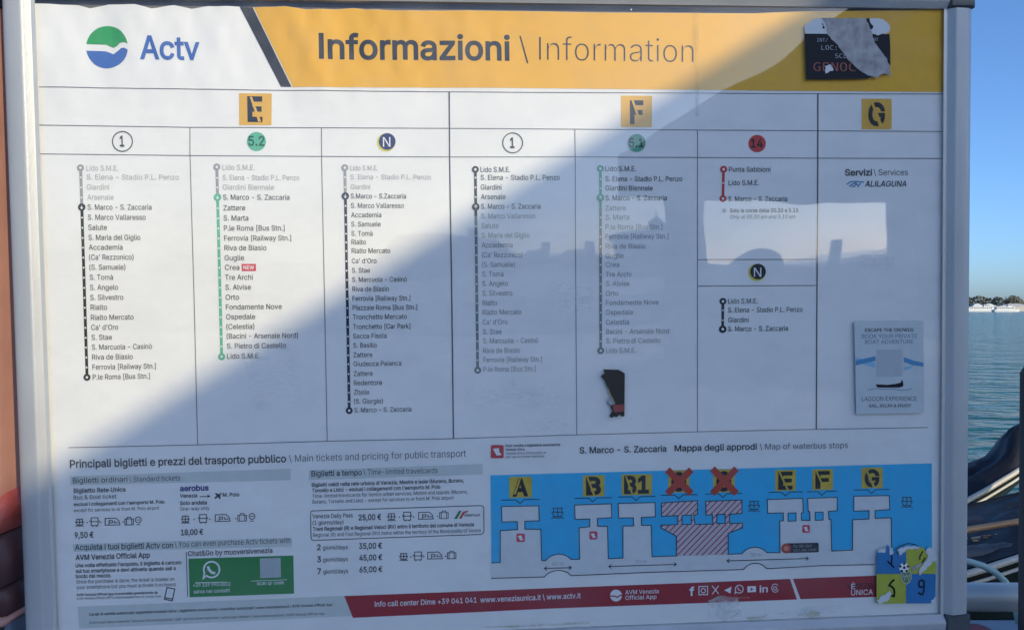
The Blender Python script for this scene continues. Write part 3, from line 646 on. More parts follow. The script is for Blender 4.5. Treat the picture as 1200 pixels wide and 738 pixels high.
def dim(a, b):
    strokes('dimension_arrow', [([a, b], False), ([(a[0] + 3, a[1] - 2.2), a, (a[0] + 3, a[1] + 2.2)], False), ([(b[0] - 3, b[1] - 2.2), b, (b[0] - 3, b[1] + 2.2)], False)], 1.0, BLK, L4, poster)
dim((637.4, 664.2), (669, 663.4)); dim((712.6, 662), (791.6, 659.4)); dim((850.4, 655.4), (945.6, 652.6))
T('40 m', 646.6, 661, 659.6, 4.4, FADE2, 0, d=L4, parent=poster); T('70 m', 743.6, 658.4, 756.4, 4.4, FADE2, 0, d=L4, parent=poster); T('30 m', 877.8, 650.6, 890.8, 4.4, FADE2, 0, d=L4, parent=poster)
sheet('here_label', [(920, 635), (956.6, 634.2), (957.6, 635.2), (957.8, 644.4), (956.8, 645.4), (920, 646.2)], BLK, L4, poster)
T('TU SEI QUI', 927.5, 639.8, 949, 3.2, FADE, 0, d=L4 + .0003, parent=poster); T('YOU ARE HERE', 927.5, 644.6, 955, 3.0, FADE2, 0, d=L4 + .0003, parent=poster)
sheet('here_disc', circ(919.6, 640.8, 5.8, 18), BROWNR, L4 + .0003, poster); sheet('here_centre', circ(919.6, 640.8, 3, 14), SALM, L4 + .0006, poster)
# ---- red footer band
sheet('footer_band', [(403.8, 696.6), (800, 681.6), (924.4, 676.6), (932.6, 700.6), (640, 711.4), (414, 722)], MAR, L1, poster, cell=.05)
sheet('footer_band', [(927.8, 676.5), (1023, 672.8), (1060, 671.6), (1060, 696.4), (1023, 697.6), (936.8, 700.2)], MAR, L1, poster, cell=.05)
T('Info call center Dime +39 041 041', 439.6, 709, 558.5, 6.2, WHT, .01, parent=poster, sl=-.043); T('www.veneziaunica.it \\ www.actv.it', 562.6, 703.9, 680, 6.2, WHT, .012, parent=poster, sl=-.043)
disc(721.2, 696, 6.9, WHT); strokes('logo_wave', [([(714, 696.4), (720, 696.8), (723, 698), (726, 695.6), (728.4, 696)], False)], 1.5, MAR, L2, poster)
T('AVM Venezia', 732, 694.6, 771, 5, WHT, .006, parent=poster); T('Official App', 732, 701, 768.4, 5, WHT, .006, parent=poster)
S = lambda lines, w_=1.1: strokes('social_icon', lines, w_, WHT, L2, poster)
T('f', 806.8, 696, 812.6, 10, WHT, .03, parent=poster, name='social_icon')
S([([(818, 685.4), (828, 685.2), (828, 694.8), (818, 695)], True), (circ(823, 690.2, 2.6, 14), True)]); S([([(833.4, 684.6), (841, 694)], False), ([(841, 684.4), (833.4, 694.4)], False)])
sheet('social_icon', [(847.4, 689.8), (856, 685.4), (854.6, 693.6), (851, 691.4)], WHT, L2, poster)
S([(circ(865, 688.4, 4.6, 18, -130, 200) + [(860, 693.4)], True), ([(863, 686.4), (864.4, 689.2), (867, 690.4)], False)])
sheet('social_icon', [(874.4, 685.2), (884.4, 684.8), (884.6, 691.8), (874.6, 692.2)], WHT, L2, poster); sheet('play_mark', [(878.2, 686.6), (881.6, 688.5), (878.2, 690.4)], MAR, L3, poster)
T('in', 888.6, 692.2, 898.4, 8, WHT, .02, parent=poster, name='social_icon')
S([(circ(907, 687.2, 4, 18, 40, 340, 4.8), False), (circ(907, 687.6, 1.9, 12), True)], .9)
T('@muoversivenezia', 841, 700.6, 877, 2.8, SALM, 0, parent=poster)
T('VENEZIA', 990.5, 688.4, 1022, 6.6, MARD, .02, d=L2, parent=poster); T('\u00c8', 995.8, 688.4, 1000.6, 6.6, WHT, .004, d=L3, parent=poster); T('UNICA', 995.6, 695.6, 1021, 6.4, WHT, .004, d=L3, parent=poster)

# ---- clear protective sheet (reflects the sky and roofs behind the viewer)
def clear(name, ior, rough, bump):
    m_ = bpy.data.materials.new(name); m_.use_nodes = True; n = m_.node_tree; n.nodes.clear()
    out = n.nodes.new('ShaderNodeOutputMaterial'); mx = n.nodes.new('ShaderNodeMixShader'); tr = n.nodes.new('ShaderNodeBsdfTransparent'); gl = n.nodes.new('ShaderNodeBsdfGlossy')
    # Schlick reflectance that is the same from both faces of the thin sheet
    g_ = n.nodes.new('ShaderNodeNewGeometry'); dt = n.nodes.new('ShaderNodeVectorMath'); dt.operation = 'DOT_PRODUCT'; n.links.new(g_.outputs['Incoming'], dt.inputs[0]); n.links.new(g_.outputs['Normal'], dt.inputs[1])
    ab = n.nodes.new('ShaderNodeMath'); ab.operation = 'ABSOLUTE'; n.links.new(dt.outputs['Value'], ab.inputs[0])
    om = n.nodes.new('ShaderNodeMath'); om.operation = 'SUBTRACT'; om.inputs[0].default_value = 1; n.links.new(ab.outputs[0], om.inputs[1])
    pw = n.nodes.new('ShaderNodeMath'); pw.operation = 'POWER'; pw.inputs[1].default_value = 5; n.links.new(om.outputs[0], pw.inputs[0])
    fr = n.nodes.new('ShaderNodeMath'); fr.operation = 'MULTIPLY_ADD'; f0 = ((ior - 1) / (ior + 1)) ** 2; fr.inputs[1].default_value = 1 - f0; fr.inputs[2].default_value = f0; n.links.new(pw.outputs[0], fr.inputs[0])
    gl.inputs['Roughness'].default_value = rough
    tc = n.nodes.new('ShaderNodeTexCoord'); nz = n.nodes.new('ShaderNodeTexNoise'); nz.inputs['Scale'].default_value = 3.6; nz.inputs['Detail'].default_value = 1.3
    bp = n.nodes.new('ShaderNodeBump'); bp.inputs['Distance'].default_value = bump; n.links.new(tc.outputs['Object'], nz.inputs[0]); n.links.new(nz.outputs[0], bp.inputs['Height'])
    n.links.new(bp.outputs[0], gl.inputs['Normal'])
    n.links.new(fr.outputs[0], mx.inputs[0]); n.links.new(tr.outputs[0], mx.inputs[1]); n.links.new(gl.outputs[0], mx.inputs[2])
    # thin salty dust and wipe marks
    df = n.nodes.new('ShaderNodeBsdfDiffuse'); df.inputs[0].default_value = (.7, .7, .69, 1); m2 = n.nodes.new('ShaderNodeMixShader'); n2_ = n.nodes.new('ShaderNodeTexNoise'); n2_.inputs['Scale'].default_value = 5; n2_.inputs['Detail'].default_value = 9; n2_.inputs['Roughness'].default_value = .68
    mp = n.nodes.new('ShaderNodeMapping'); mp.inputs['Scale'].default_value = (1, 1, 1.8); mp.inputs['Rotation'].default_value = (0, R(25), 0); n.links.new(tc.outputs['Object'], mp.inputs[0]); n.links.new(mp.outputs[0], n2_.inputs[0])
    mr = n.nodes.new('ShaderNodeMapRange'); mr.inputs[1].default_value = .45; mr.inputs[2].default_value = .78; mr.inputs[3].default_value = .003; mr.inputs[4].default_value = .050; n.links.new(n2_.outputs[0], mr.inputs[0])
    n.links.new(mr.outputs[0], m2.inputs[0]); n.links.new(mx.outputs[0], m2.inputs[1]); n.links.new(df.outputs[0], m2.inputs[2]); n.links.new(m2.outputs[0], out.inputs[0])
    return m_
CLEAR = clear('clear_acrylic', 1.41, .018, .0022)
bm = bmesh.new(); q = [L(36, 2), L(1108, 13.5), L(1104, 722), L(62, 763)]
lo = [bm.verts.new((p[0], -.0086, p[1])) for p in q]; hi = [bm.verts.new((p[0], -.0104, p[1])) for p in q]
bm.faces.new(lo); bm.faces.new(hi)
for k in range(4): bm.faces.new((lo[k], lo[(k + 1) % 4], hi[(k + 1) % 4], hi[k]))
bmesh.ops.recalc_face_normals(bm, faces=bm.faces)
cover = from_bm('cover_sheet', bm, CLEAR, board)
DC = .0108
# scuffs, smears and painted reflections on the sheet
def film(name, col, fac0, fac1, scale, stretch=(1, 1, 1)):
    m_ = bpy.data.materials.new(name); m_.use_nodes = True; n = m_.node_tree; b = n.nodes['Principled BSDF']; b.inputs['Base Color'].default_value = (*col, 1); b.inputs['Roughness'].default_value = .6
    tc = n.nodes.new('ShaderNodeTexCoord'); mp = n.nodes.new('ShaderNodeMapping'); mp.inputs['Scale'].default_value = stretch; nz = n.nodes.new('ShaderNodeTexNoise'); nz.inputs['Scale'].default_value = scale; nz.inputs['Detail'].default_value = 6
    mr = n.nodes.new('ShaderNodeMapRange'); mr.inputs[1].default_value = .45; mr.inputs[2].default_value = .7; mr.inputs[3].default_value = fac0; mr.inputs[4].default_value = fac1
    n.links.new(tc.outputs['Object'], mp.inputs[0]); n.links.new(mp.outputs[0], nz.inputs[0]); n.links.new(nz.outputs[0], mr.inputs[0]); n.links.new(mr.outputs[0], b.inputs['Alpha'])
    return m_
SCUFF_REFL = film('scuff_and_reflection_film', (.8, .8, .8), 0.0, .22, 60, (1, 1, 5)); REFL = film('painted_reflection_film', (.40, .36, .28), .10, .28, 30); GLUE = film('glue_residue', (.72, .74, .70), .15, .55, 35); GLUEY = film('yellowed_glue', (.50, .47, .30), .3, .8, 60)
def blob(pts, n=5, j=1.2):
    o = []
    for a, b in zip(pts, pts[1:] + pts[:1]):
        for i in range(n): t = i / n; o.append((a[0] + (b[0] - a[0]) * t + random.uniform(-j, j), a[1] + (b[1] - a[1]) * t + random.uniform(-j, j) * .7))
    return o
def film_patch(name, pts, m_, d=DC): return sheet(name, pts, m_, d, cover, waved=False)
film_patch('painted_reflection_strip', [(812.4, 12), (816.6, 12), (816.8, 138), (812.8, 138)], REFL)  # dark strip painted on the sheet in place of a pole's reflection
film_patch('scuff_reflection_mark', blob([(600, 462), (660, 458), (664, 500), (618, 505)]), SCUFF_REFL); film_patch('scuff_reflection_mark', blob([(545, 455), (640, 452), (640, 462), (560, 476)]), SCUFF_REFL)  # pale streaks of reflected light painted on as film; other patches are scuffs
film_patch('scuff_reflection_mark', blob([(285, 415), (350, 405), (356, 470), (300, 480)]), SCUFF_REFL); film_patch('scuff_reflection_mark', blob([(1000, 300), (1040, 290), (1046, 312), (1002, 320)]), SCUFF_REFL)
film_patch('scuff_reflection_mark', blob([(650, 330), (695, 332), (692, 362), (655, 366)]), SCUFF_REFL); film_patch('scratch', [(601.6, 442), (602.6, 442), (604.6, 451.5), (600.8, 451.5)], WHT)
film_patch('scratch', [(256, 468.6), (257, 468.4), (257.6, 472), (256.6, 472)], WHT); film_patch('scratch', [(737, 14), (738, 12.6), (739, 14), (738, 15.4)], WHT)
film_patch('glue_patch', blob([(828, 700), (842, 694), (862, 697), (866, 718), (846, 724), (830, 722)], 4, .8), GLUE); film_patch('glue_patch', blob([(905, 716), (940, 708), (985, 706), (984, 714), (930, 718)], 4, .8), GLUE)
film_patch('glue_patch', blob([(872, 720), (890, 719), (897, 716), (892, 722), (876, 723)], 2, .4), GLUEY); film_patch('glue_patch', blob([(941, 716), (948, 712), (957, 714), (958, 719), (946, 720)], 2, .5), GLUEY)
film_patch('glue_patch', blob([(560, 731.4), (600, 729.6), (640, 727.6), (690, 725.4), (690, 727.4), (600, 731.6)], 3, .4), GLUEY)

# ================================================================== STICKERS (top level, stuck on the clear sheet)
def sticker(name, label, cpx):
    o = empty(name); u, v = L(*cpx); o.matrix_world = BM @ Matrix.Translation((u, -DC, v))
    tag(o, label, 'sticker'); return o, (u, v)
def SS(name, pts, m_, d, root, org): return sheet(name, pts, m_, d, root, waved=False, org=org)
PALE = mat('sticker_paper_pale', (.62, .63, .62), .6, noise_amt=.06, nscale=40); TORN = mat('torn_paper_brownish', (.40, .375, .36), .85, noise_amt=.35, nscale=55, bump=.0006, bscale=120)
SBLK = mat('sticker_black', (.014, .015, .020), .6, noise_amt=.1, nscale=50, spec=.2); SRED = mat('sticker_dull_red', (.30, .06, .05), .5); STXT = mat('sticker_grey_text', (.33, .35, .38), .5)
st, o_ = sticker('torn_sticker', 'torn black sticker with red letters GENOC on the yellow header', (990, 94.7))
K = lambda p: (930 + p[0] / 7.377, 10 + p[1] / 7.377)
SS('sticker_face', [K(p) for p in [(72, 236), (800, 240), (806, 330), (808, 510), (770, 500), (620, 622), (300, 626), (86, 628)]], SBLK, .0002, st, o_)
SS('sticker_top', [K(p) for p in [(66, 180), (90, 150), (130, 130), (160, 106), (690, 104), (740, 112), (790, 150), (806, 180), (800, 215), (770, 238), (740, 235), (700, 252), (660, 236), (265, 238), (76, 236)]], PALE, .0004, st, o_)
SS('letter_fragment', [K(p) for p in [(596, 106), (625, 104), (632, 140), (650, 165), (662, 170), (652, 195), (636, 206), (622, 180), (604, 150)]], SBLK, .0007, st, o_)
SS('letter_fragment', [K(p) for p in [(214, 148), (226, 150), (234, 172), (244, 182), (238, 196), (222, 190), (228, 170)]], SBLK, .0007, st, o_)
def jag(pts, j=4):
    o = []
    for a, b in zip(pts, pts[1:] + pts[:1]):
        for i in range(4): t = i / 4; o.append((a[0] + (b[0] - a[0]) * t + random.uniform(-j, j), a[1] + (b[1] - a[1]) * t + random.uniform(-j, j)))
    return o
for s, x0, y, x1, c, m_ in (('INT/', 954, 51.4, 966.4, 4.2, STXT), ('LOC:', 959, 60.8, 976.6, 5.4, STXT), ('SCE', 975, 70.4, 988.4, 5.2, STXT), ('NT', 1021, 50.8, 1025, 4, STXT), ('GENOC', 949.8, 85.4, 998.6, 10, SRED)):
    T(s, x0, y, x1, c, m_, -.004, d=.0006, parent=st, waved=False, org=o_, font='mono', name='sticker_text', res=3)
SS('torn_strip', [K(p) for p in jag([(240, 130), (215, 106), (400, 105), (590, 105), (620, 160), (640, 205), (655, 260), (670, 310), (700, 350), (735, 400), (770, 450), (800, 515), (808, 600), (750, 575), (705, 598), (690, 620), (640, 600), (615, 600), (530, 545), (450, 470), (395, 390), (335, 320), (270, 250), (265, 210)])], TORN, .0011, st, o_)
SS('torn_fleck', [K(p) for p in jag([(246, 515), (295, 500), (318, 548), (285, 560), (246, 585)])], PALE, .0011, st, o_)

lg, o_ = sticker('tour_sticker', 'cream boat tour sticker headed ESCAPE THE CROWDS in the right column', (1038, 484))
PAL2 = mat('sticker_cream', (.52, .56, .56), .45, noise_amt=.05, nscale=40)
rc = [(999, 376), (1076, 375), (1077.6, 376.6), (1078.6, 480.6), (1077.4, 482), (1001.4, 484), (999.8, 482.6), (997.3, 378)]
bm = bmesh.new(); lo = []; hi = []
for p in rc:
    u, v = L(*p); lo.append(bm.verts.new((u - o_[0], 0, v - o_[1]))); hi.append(bm.verts.new((u - o_[0], -.0005, v - o_[1])))
for k in range(len(rc)): bm.faces.new((lo[k], lo[(k + 1) % len(rc)], hi[(k + 1) % len(rc)], hi[k]))
bm.faces.new(hi); bmesh.ops.recalc_face_normals(bm, faces=bm.faces); from_bm('sticker_face', bm, PAL2, lg)
LK = lambda p: (985 + p[0] / 6.15, 370 + p[1] / 6.15)
LD = .0007
for s, x0, y, x1, c, m_, k in (('ESCAPE THE CROWDS', 1009.8, 388.2, 1066.2, 4, TXT, .02), ('BOOK YOUR PRIVATE', 1006, 395.8, 1070.4, 5, BGREY, .008), ('BOAT ADVENTURE', 1009.8, 402.2, 1065.8, 4.8, BGREY, .008), ('LAGOON EXPERIENCE', 1006, 468.6, 1070, 5.4, TXT, -.004), ('SAIL, RELAX & ENJOY', 1014.2, 475.8, 1063.5, 3.6, TXT, .01)):
    T(s, x0, y, x1, c, m_, k, d=LD, parent=lg, waved=False, org=o_, sl=-.006, name='sticker_text')
SS('blue_band', [LK(p) for p in [(85, 292), (225, 335), (225, 370), (85, 325)]], LBLUE, LD, lg, o_); SS('blue_band', [LK(p) for p in [(85, 318), (225, 286), (228, 318), (85, 352)]], MBLUE, LD + .0002, lg, o_)
SS('blue_band', [LK(p) for p in [(430, 365), (500, 352), (470, 378), (432, 387)]], LBLUE, LD, lg, o_); SS('blue_band', [LK(p) for p in [(430, 293), (500, 318), (570, 333), (571, 360), (490, 350), (431, 326)]], MBLUE, LD + .0002, lg, o_)
SS('blank_code_square', [LK(p) for p in [(235, 240), (417, 237), (419, 428), (237, 430)]], GREYSQ, LD + .0001, lg, o_)
SS('boat_print', [LK(p) for p in [(228, 487), (262, 488), (310, 491), (370, 484), (408, 474), (412, 458), (418, 454), (425, 475), (426, 500), (400, 510), (240, 510)]], SBLK, LD + .0002, lg, o_)
strokes('water_print', [([LK(p) for p in [(170, 528), (230, 517), (290, 524), (340, 520), (400, 528), (440, 530), (486, 520)]], False)], .8, BGREY, LD + .0003, lg, waved=False, org=o_)

sc_, o_ = sticker('football_sticker', 'blue and yellow quartered sticker with a football crest and ticket-blue panels, bottom right corner', (1058, 704))
sc_['label'] = 'blue and yellow quartered sticker with football crest, numbers 5 and 9, lower right'
FB = mat('sticker_blue', (.02, .17, .40), .5, noise_amt=.1, nscale=40); FY = mat('sticker_lime_yellow', (.40, .42, .045), .5, noise_amt=.1, nscale=40)
NK = lambda p: (980 + p[0] / 5.764, 610 + p[1] / 5.764)
SS('quarter_blue', [NK(p) for p in [(253, 200), (270, 195), (305, 202), (318, 150), (332, 150), (340, 215), (375, 195), (398, 215), (448, 180), (449, 342), (250, 342)]], FB, .0003, sc_, o_)
SS('quarter_yellow', [NK(p) for p in [(449, 180), (480, 172), (520, 180), (560, 160), (580, 190), (648, 270), (648, 341), (449, 342)]], FY, .0003, sc_, o_)
SS('quarter_yellow', [NK(p) for p in [(250, 343), (448, 343), (446, 540), (330, 543), (250, 541)]], FY, .0003, sc_, o_); SS('quarter_blue', [NK(p) for p in [(449, 343), (647, 343), (645, 500), (625, 520), (615, 540), (447, 540)]], FB, .0003, sc_, o_)
def hand(lines, w_=2.0): strokes('drawn_number', [([NK(p) for p in l], False) for l in lines], w_, SBLK, .0006, sc_, waved=False, org=o_)
hand([[(350, 185), (352, 240), (348, 285)], [(322, 255), (345, 278), (368, 300)]], 2.1); hand([[(370, 380), (350, 396), (334, 420), (350, 426), (364, 440), (370, 462), (366, 492), (352, 488), (338, 478)]], 2.6)
hand([[(564, 392), (552, 382), (538, 390), (532, 408), (536, 426), (548, 432), (560, 424)], [(567, 384), (568, 420), (566, 456), (558, 480), (544, 478), (530, 466)]], 2.2); hand([[(560, 190), (540, 225), (540, 250)], [(576, 232), (550, 275)]], 1.7)
hand([[(378, 180), (410, 155), (460, 138), (510, 145), (528, 160)]], .9)
SS('football_print', [NK(p) for p in circ(434, 300, 33, 20)], WHT, .0007, sc_, o_)
for a in (90, 162, 234, 306, 18): SS('football_spot', [NK(p) for p in circ(434 + 27 * math.cos(R(a)), 300 - 27 * math.sin(R(a)), 9, 6)], SBLK, .0009, sc_, o_)
SS('football_spot', [NK(p) for p in circ(434, 300, 10, 5)], SBLK, .0009, sc_, o_)
CG = mat('crest_green', (.10, .20, .12), .5); CP = mat('crest_pale', (.42, .46, .30), .5)
shl = [(412, 322), (446, 330), (480, 320), (486, 365), (474, 398), (448, 414), (424, 398), (412, 365)]
SS('crest_print', [NK(p) for p in shl], CP, .0007, sc_, o_); SS('crest_print', [NK((447 + (p[0] - 447) * .8, 365 + (p[1] - 365) * .8)) for p in shl], CG, .0009, sc_, o_)
strokes('crest_lines', [([NK(p) for p in [(428, 340), (436, 385), (448, 345), (462, 388), (470, 340)]], False), ([NK(p) for p in [(424, 360), (474, 352)]], False)], 1.1, CP, .0012, sc_, waved=False, org=o_)
for p_ in ([(256, 180), (300, 172), (312, 155), (305, 200), (262, 200)], [(335, 170), (356, 165), (358, 212), (340, 210)], [(386, 178), (440, 160), (500, 152), (545, 168), (500, 178), (455, 176), (430, 200), (405, 218), (395, 195)],
           [(575, 195), (600, 165), (640, 185), (655, 245), (600, 285), (560, 330), (528, 360), (538, 300), (575, 260), (600, 225)], [(480, 300), (560, 260), (530, 300), (490, 325)], [(250, 515), (300, 480), (335, 455), (350, 475), (330, 520), (270, 545)], [(615, 520), (640, 498), (648, 540), (620, 540)]):
    SS('torn_fleck', [NK(p) for p in jag(p_, 5)], PALE if p_[0][0] not in (480,) else TORN, .0013, sc_, o_)

tb, o_ = sticker('sticker_remnant', 'ragged black sticker remnant with a red band below the F column', (717, 487))
tb_pts = [(820, 327), (890, 328), (905, 336), (920, 345), (919, 440), (918, 545), (905, 545), (895, 537), (882, 548), (870, 545), (858, 552), (848, 542), (862, 520), (852, 497), (838, 482), (842, 470), (852, 458), (868, 478), (852, 440), (835, 402), (826, 378), (808, 358), (826, 345)]
SS('remnant_paper', [(500 + x / 3.99, 350 + y / 3.99) for x, y in tb_pts], mat('remnant_black', (.020, .015, .012), .5, noise_amt=.3, nscale=60), .0003, tb, o_)
SS('red_band', [(500 + x / 3.99, 350 + y / 3.99) for x, y in [(862, 492), (918, 488), (918, 522), (870, 526), (866, 512)]], SRED, .0006, tb, o_)
SS('pale_edge', [(500 + x / 3.99, 350 + y / 3.99) for x, y in [(838, 400), (850, 432), (876, 484), (872, 492), (858, 462), (846, 432)]], mat('remnant_tan', (.40, .28, .15), .6), .0006, tb, o_)
SS('pale_edge', [(500 + x / 3.99, 350 + y / 3.99) for x, y in [(838, 478), (850, 456), (862, 472), (868, 488), (852, 494), (846, 486)]], STXT, .0008, tb, o_)

# ================================================================== SURROUNDINGS
WZ = -0.42
# water: near part gets real ripples by displacement-free bump, sheet reaches the horizon
WAT = bpy.data.materials.new('lagoon_water'); WAT.use_nodes = True; n = WAT.node_tree; b = n.nodes['Principled BSDF']
b.inputs['Base Color'].default_value = (.012, .115, .125, 1); b.inputs['Roughness'].default_value = .10; b.inputs['IOR'].default_value = 1.33; b.inputs['Specular IOR Level'].default_value = .32
geo = n.nodes.new('ShaderNodeNewGeometry'); hs = []
for sc_w, dist, st_, rt in ((.42, .85, (1, 2.0, 1), 14), (1.5, .20, (1, 1.9, 1), -12), (6, .022, (1, 1.5, 1), 35)):
    mp = n.nodes.new('ShaderNodeMapping'); mp.inputs['Scale'].default_value = st_; mp.inputs['Rotation'].default_value = (0, 0, R(rt)); n.links.new(geo.outputs['Position'], mp.inputs[0])
    nz = n.nodes.new('ShaderNodeTexNoise'); nz.inputs['Scale'].default_value = sc_w; nz.inputs['Detail'].default_value = 3; nz.inputs['Distortion'].default_value = .4; n.links.new(mp.outputs[0], nz.inputs[0])
    mu = n.nodes.new('ShaderNodeMath'); mu.operation = 'MULTIPLY'; mu.inputs[1].default_value = dist; n.links.new(nz.outputs[0], mu.inputs[0]); hs.append(mu)
a1 = n.nodes.new('ShaderNodeMath'); n.links.new(hs[0].outputs[0], a1.inputs[0]); n.links.new(hs[1].outputs[0], a1.inputs[1])
a2 = n.nodes.new('ShaderNodeMath'); n.links.new(a1.outputs[0], a2.inputs[0]); n.links.new(hs[2].outputs[0], a2.inputs[1])
bp = n.nodes.new('ShaderNodeBump'); bp.inputs['Distance'].default_value = 1.0; n.links.new(a2.outputs[0], bp.inputs['Height']); n.links.new(bp.outputs[0], b.inputs['Normal'])
bm = bmesh.new(); vs = [bm.verts.new(p) for p in ((-6000, -6000, WZ), (6000, -6000, WZ), (6000, 6000, WZ), (-6000, 6000, WZ))]; bm.faces.new(vs)
tag(from_bm('water', bm, WAT), kind='structure')

# pontoon deck behind / under the board, boards of the deck on its surface
DECK = mat('grey_deck', (.46, .45, .43), .8, noise_amt=.2, nscale=6, bump=.002, bscale=60)
bm = bmesh.new(); box(bm, -6, 11.5, -17, 2.75, -.30, 0); tag(from_bm('pontoon_deck', bm, DECK), kind='structure')
QUAY = mat('pale_stone_quay', (.38, .36, .33), .85, noise_amt=.2, nscale=.6, bump=.004, bscale=8)
bm = bmesh.new(); box(bm, -160, 200, -160, -24, WZ - 1, .5); tag(from_bm('quay_ground', bm, QUAY), kind='structure')

# ---- the waiting shelter whose roof shades the board
Cb = BI @ Vector((0, 0, CAMZ))
def mir(px, py, D):
    """world point D in front of the board, seen mirrored in its clear sheet at this pixel"""
    u, v = L(px, py); d = Vector((u - Cb.x, -Cb.y, v - Cb.z)); d.y = -abs(d.y)
    t = D / -d.y
    return BM @ Vector((u + d.x * t, -D, v + d.z * t))
def reflx(W):
    P = BI @ W; q = Matrix.Rotation(pitch, 3, 'X') @ ((BM @ Vector((P.x, -P.y, P.z))) - Vector((0, 0, CAMZ)))
    return CX + F * q.x / q.y
pa, pb = Vector((s1[0], 0, s1[1])), Vector((s2[0], 0, s2[1]))
upb = BI.to_3x3() @ Vector((0, 0, 1)); ed = (pa - pb).cross(Sb).cross(upb).normalized()
P0 = BM @ ((pa + pb) / 2 + Sb * SDIST); ed = (BM.to_3x3() @ ed).normalized()
if ed.y > 0: ed = -ed
tl = 2.0
while reflx(P0 + ed * tl) > 727 and tl < 60: tl += .05
SH = Matrix.Translation((P0.x, P0.y, 0)) @ Matrix.Rotation(math.atan2(ed.x, -ed.y), 4, 'Z'); SI = SH.inverted()
top = P0.z; print('ROOF', P0, ed, 'len', tl, 'elev', math.degrees(elev))
ROOFM = mat('shelter_roof_metal', (.26, .27, .28), .6, noise_amt=.15, nscale=3); POSTM = mat('shelter_post_metal', (.16, .18, .20), .5, metal=.4, noise_amt=.1, nscale=10); WALLM = mat('shelter_wall_panel', (.34, .35, .36), .6, noise_amt=.12, nscale=2)
shelter = empty('waiting_shelter'); shelter.matrix_world = SH
tag(shelter, 'flat roofed grey waiting shelter on the pontoon, mirrored in the board', 'shelter')
def sb(name, x0, x1, y0, y1, z0, z1, m_, par=shelter, bev=.0):
    bm = bmesh.new(); box(bm, x0, x1, y0, y1, z0, z1, bev=bev); return from_bm(name, bm, m_, par)
RX1 = 5.6; Y0 = -tl; Y1 = (SI @ Vector((P0.x, -1.75, 0))).y; XC = 1.5; YC = Y1 - 2.5      # roof's front right corner cut off, shaped so sun reaches the gondolas
De = -(BI @ (P0 + ed * tl)).y
def E_(px, py):                     # point of the far end wall seen mirrored at this pixel, in shelter coordinates
    lo_, hi_ = 1.0, 60.0
    for _ in range(40):
        md = (lo_ + hi_) / 2
        if (SI @ mir(px, py, md)).y > Y0: lo_ = md
        else: hi_ = md
    return SI @ mir(px, py, md)
zb_ = E_(800, 231).z; print('end', [E_(x, 231).x for x in (727, 780, 825, 1042)], zb_, E_(825, 315).z)
bm = bmesh.new(); poly = [(.06, Y0 + .02), (RX1, Y0 + .02), (RX1, YC), (XC, Y1 - .02), (.06, Y1 - .02)]
lo_ = [bm.verts.new((x, y, top - .20)) for x, y in poly]; hi_ = [bm.verts.new((x, y, top - .02)) for x, y in poly]
bm.faces.new(lo_); bm.faces.new(hi_)
for k in range(5): bm.faces.new((lo_[k], lo_[(k + 1) % 5], hi_[(k + 1) % 5], hi_[k]))
bmesh.ops.recalc_face_normals(bm, faces=bm.faces); roof = from_bm('roof', bm, ROOFM, shelter)
sb('fascia', 0, .05, Y0, Y1, top - .30, top, ROOFM, par=roof)
sb('end_beam', 0.06, RX1, Y0 - .06, Y0 + .015, min(zb_, top - .3), top - .01, ROOFM, par=roof)
xa, xb, xc = E_(780, 250).x, E_(825, 250).x, E_(1042, 280).x
sb('end_pillar', xa, xb, Y0, Y0 + .1, 0, min(zb_, top - .3), WALLM)
if xc < RX1: sb('end_wall', xc, RX1, Y0, Y0 + .08, 0, min(zb_, top - .3), WALLM)
sb('end_parapet', xb + .01, xc - .01, Y0, Y0 + .08, 0, E_(930, 314).z, WALLM)
sb('noticeboard_post', E_(978, 290).x, E_(988, 290).x, Y0 - .1, Y0 - .02, 0, E_(980, 285).z, WALLM)
for k in range(1, 5):
    yy = Y0 + (YC - Y0) * k / 4 - .3
    sb('post', RX1 - .4, RX1 - .28, yy, yy + .12, 0, top - .21, POSTM)
nr = int((YC - Y0 - .7) / 2.5) + 1
for k in range(nr): sb('rafter', .06, RX1 - .05, Y0 + .5 + k * 2.5, Y0 + .6 + k * 2.5, top - .32, top - .205, POSTM)
sb('bench_seat', RX1 - 1.1, RX1 - .5, -6, -1, .42, .47, POSTM); sb('wall_panel', RX1 - .1, RX1 - .04, Y0 + .1, YC - .2, .3, top - .205, WALLM)

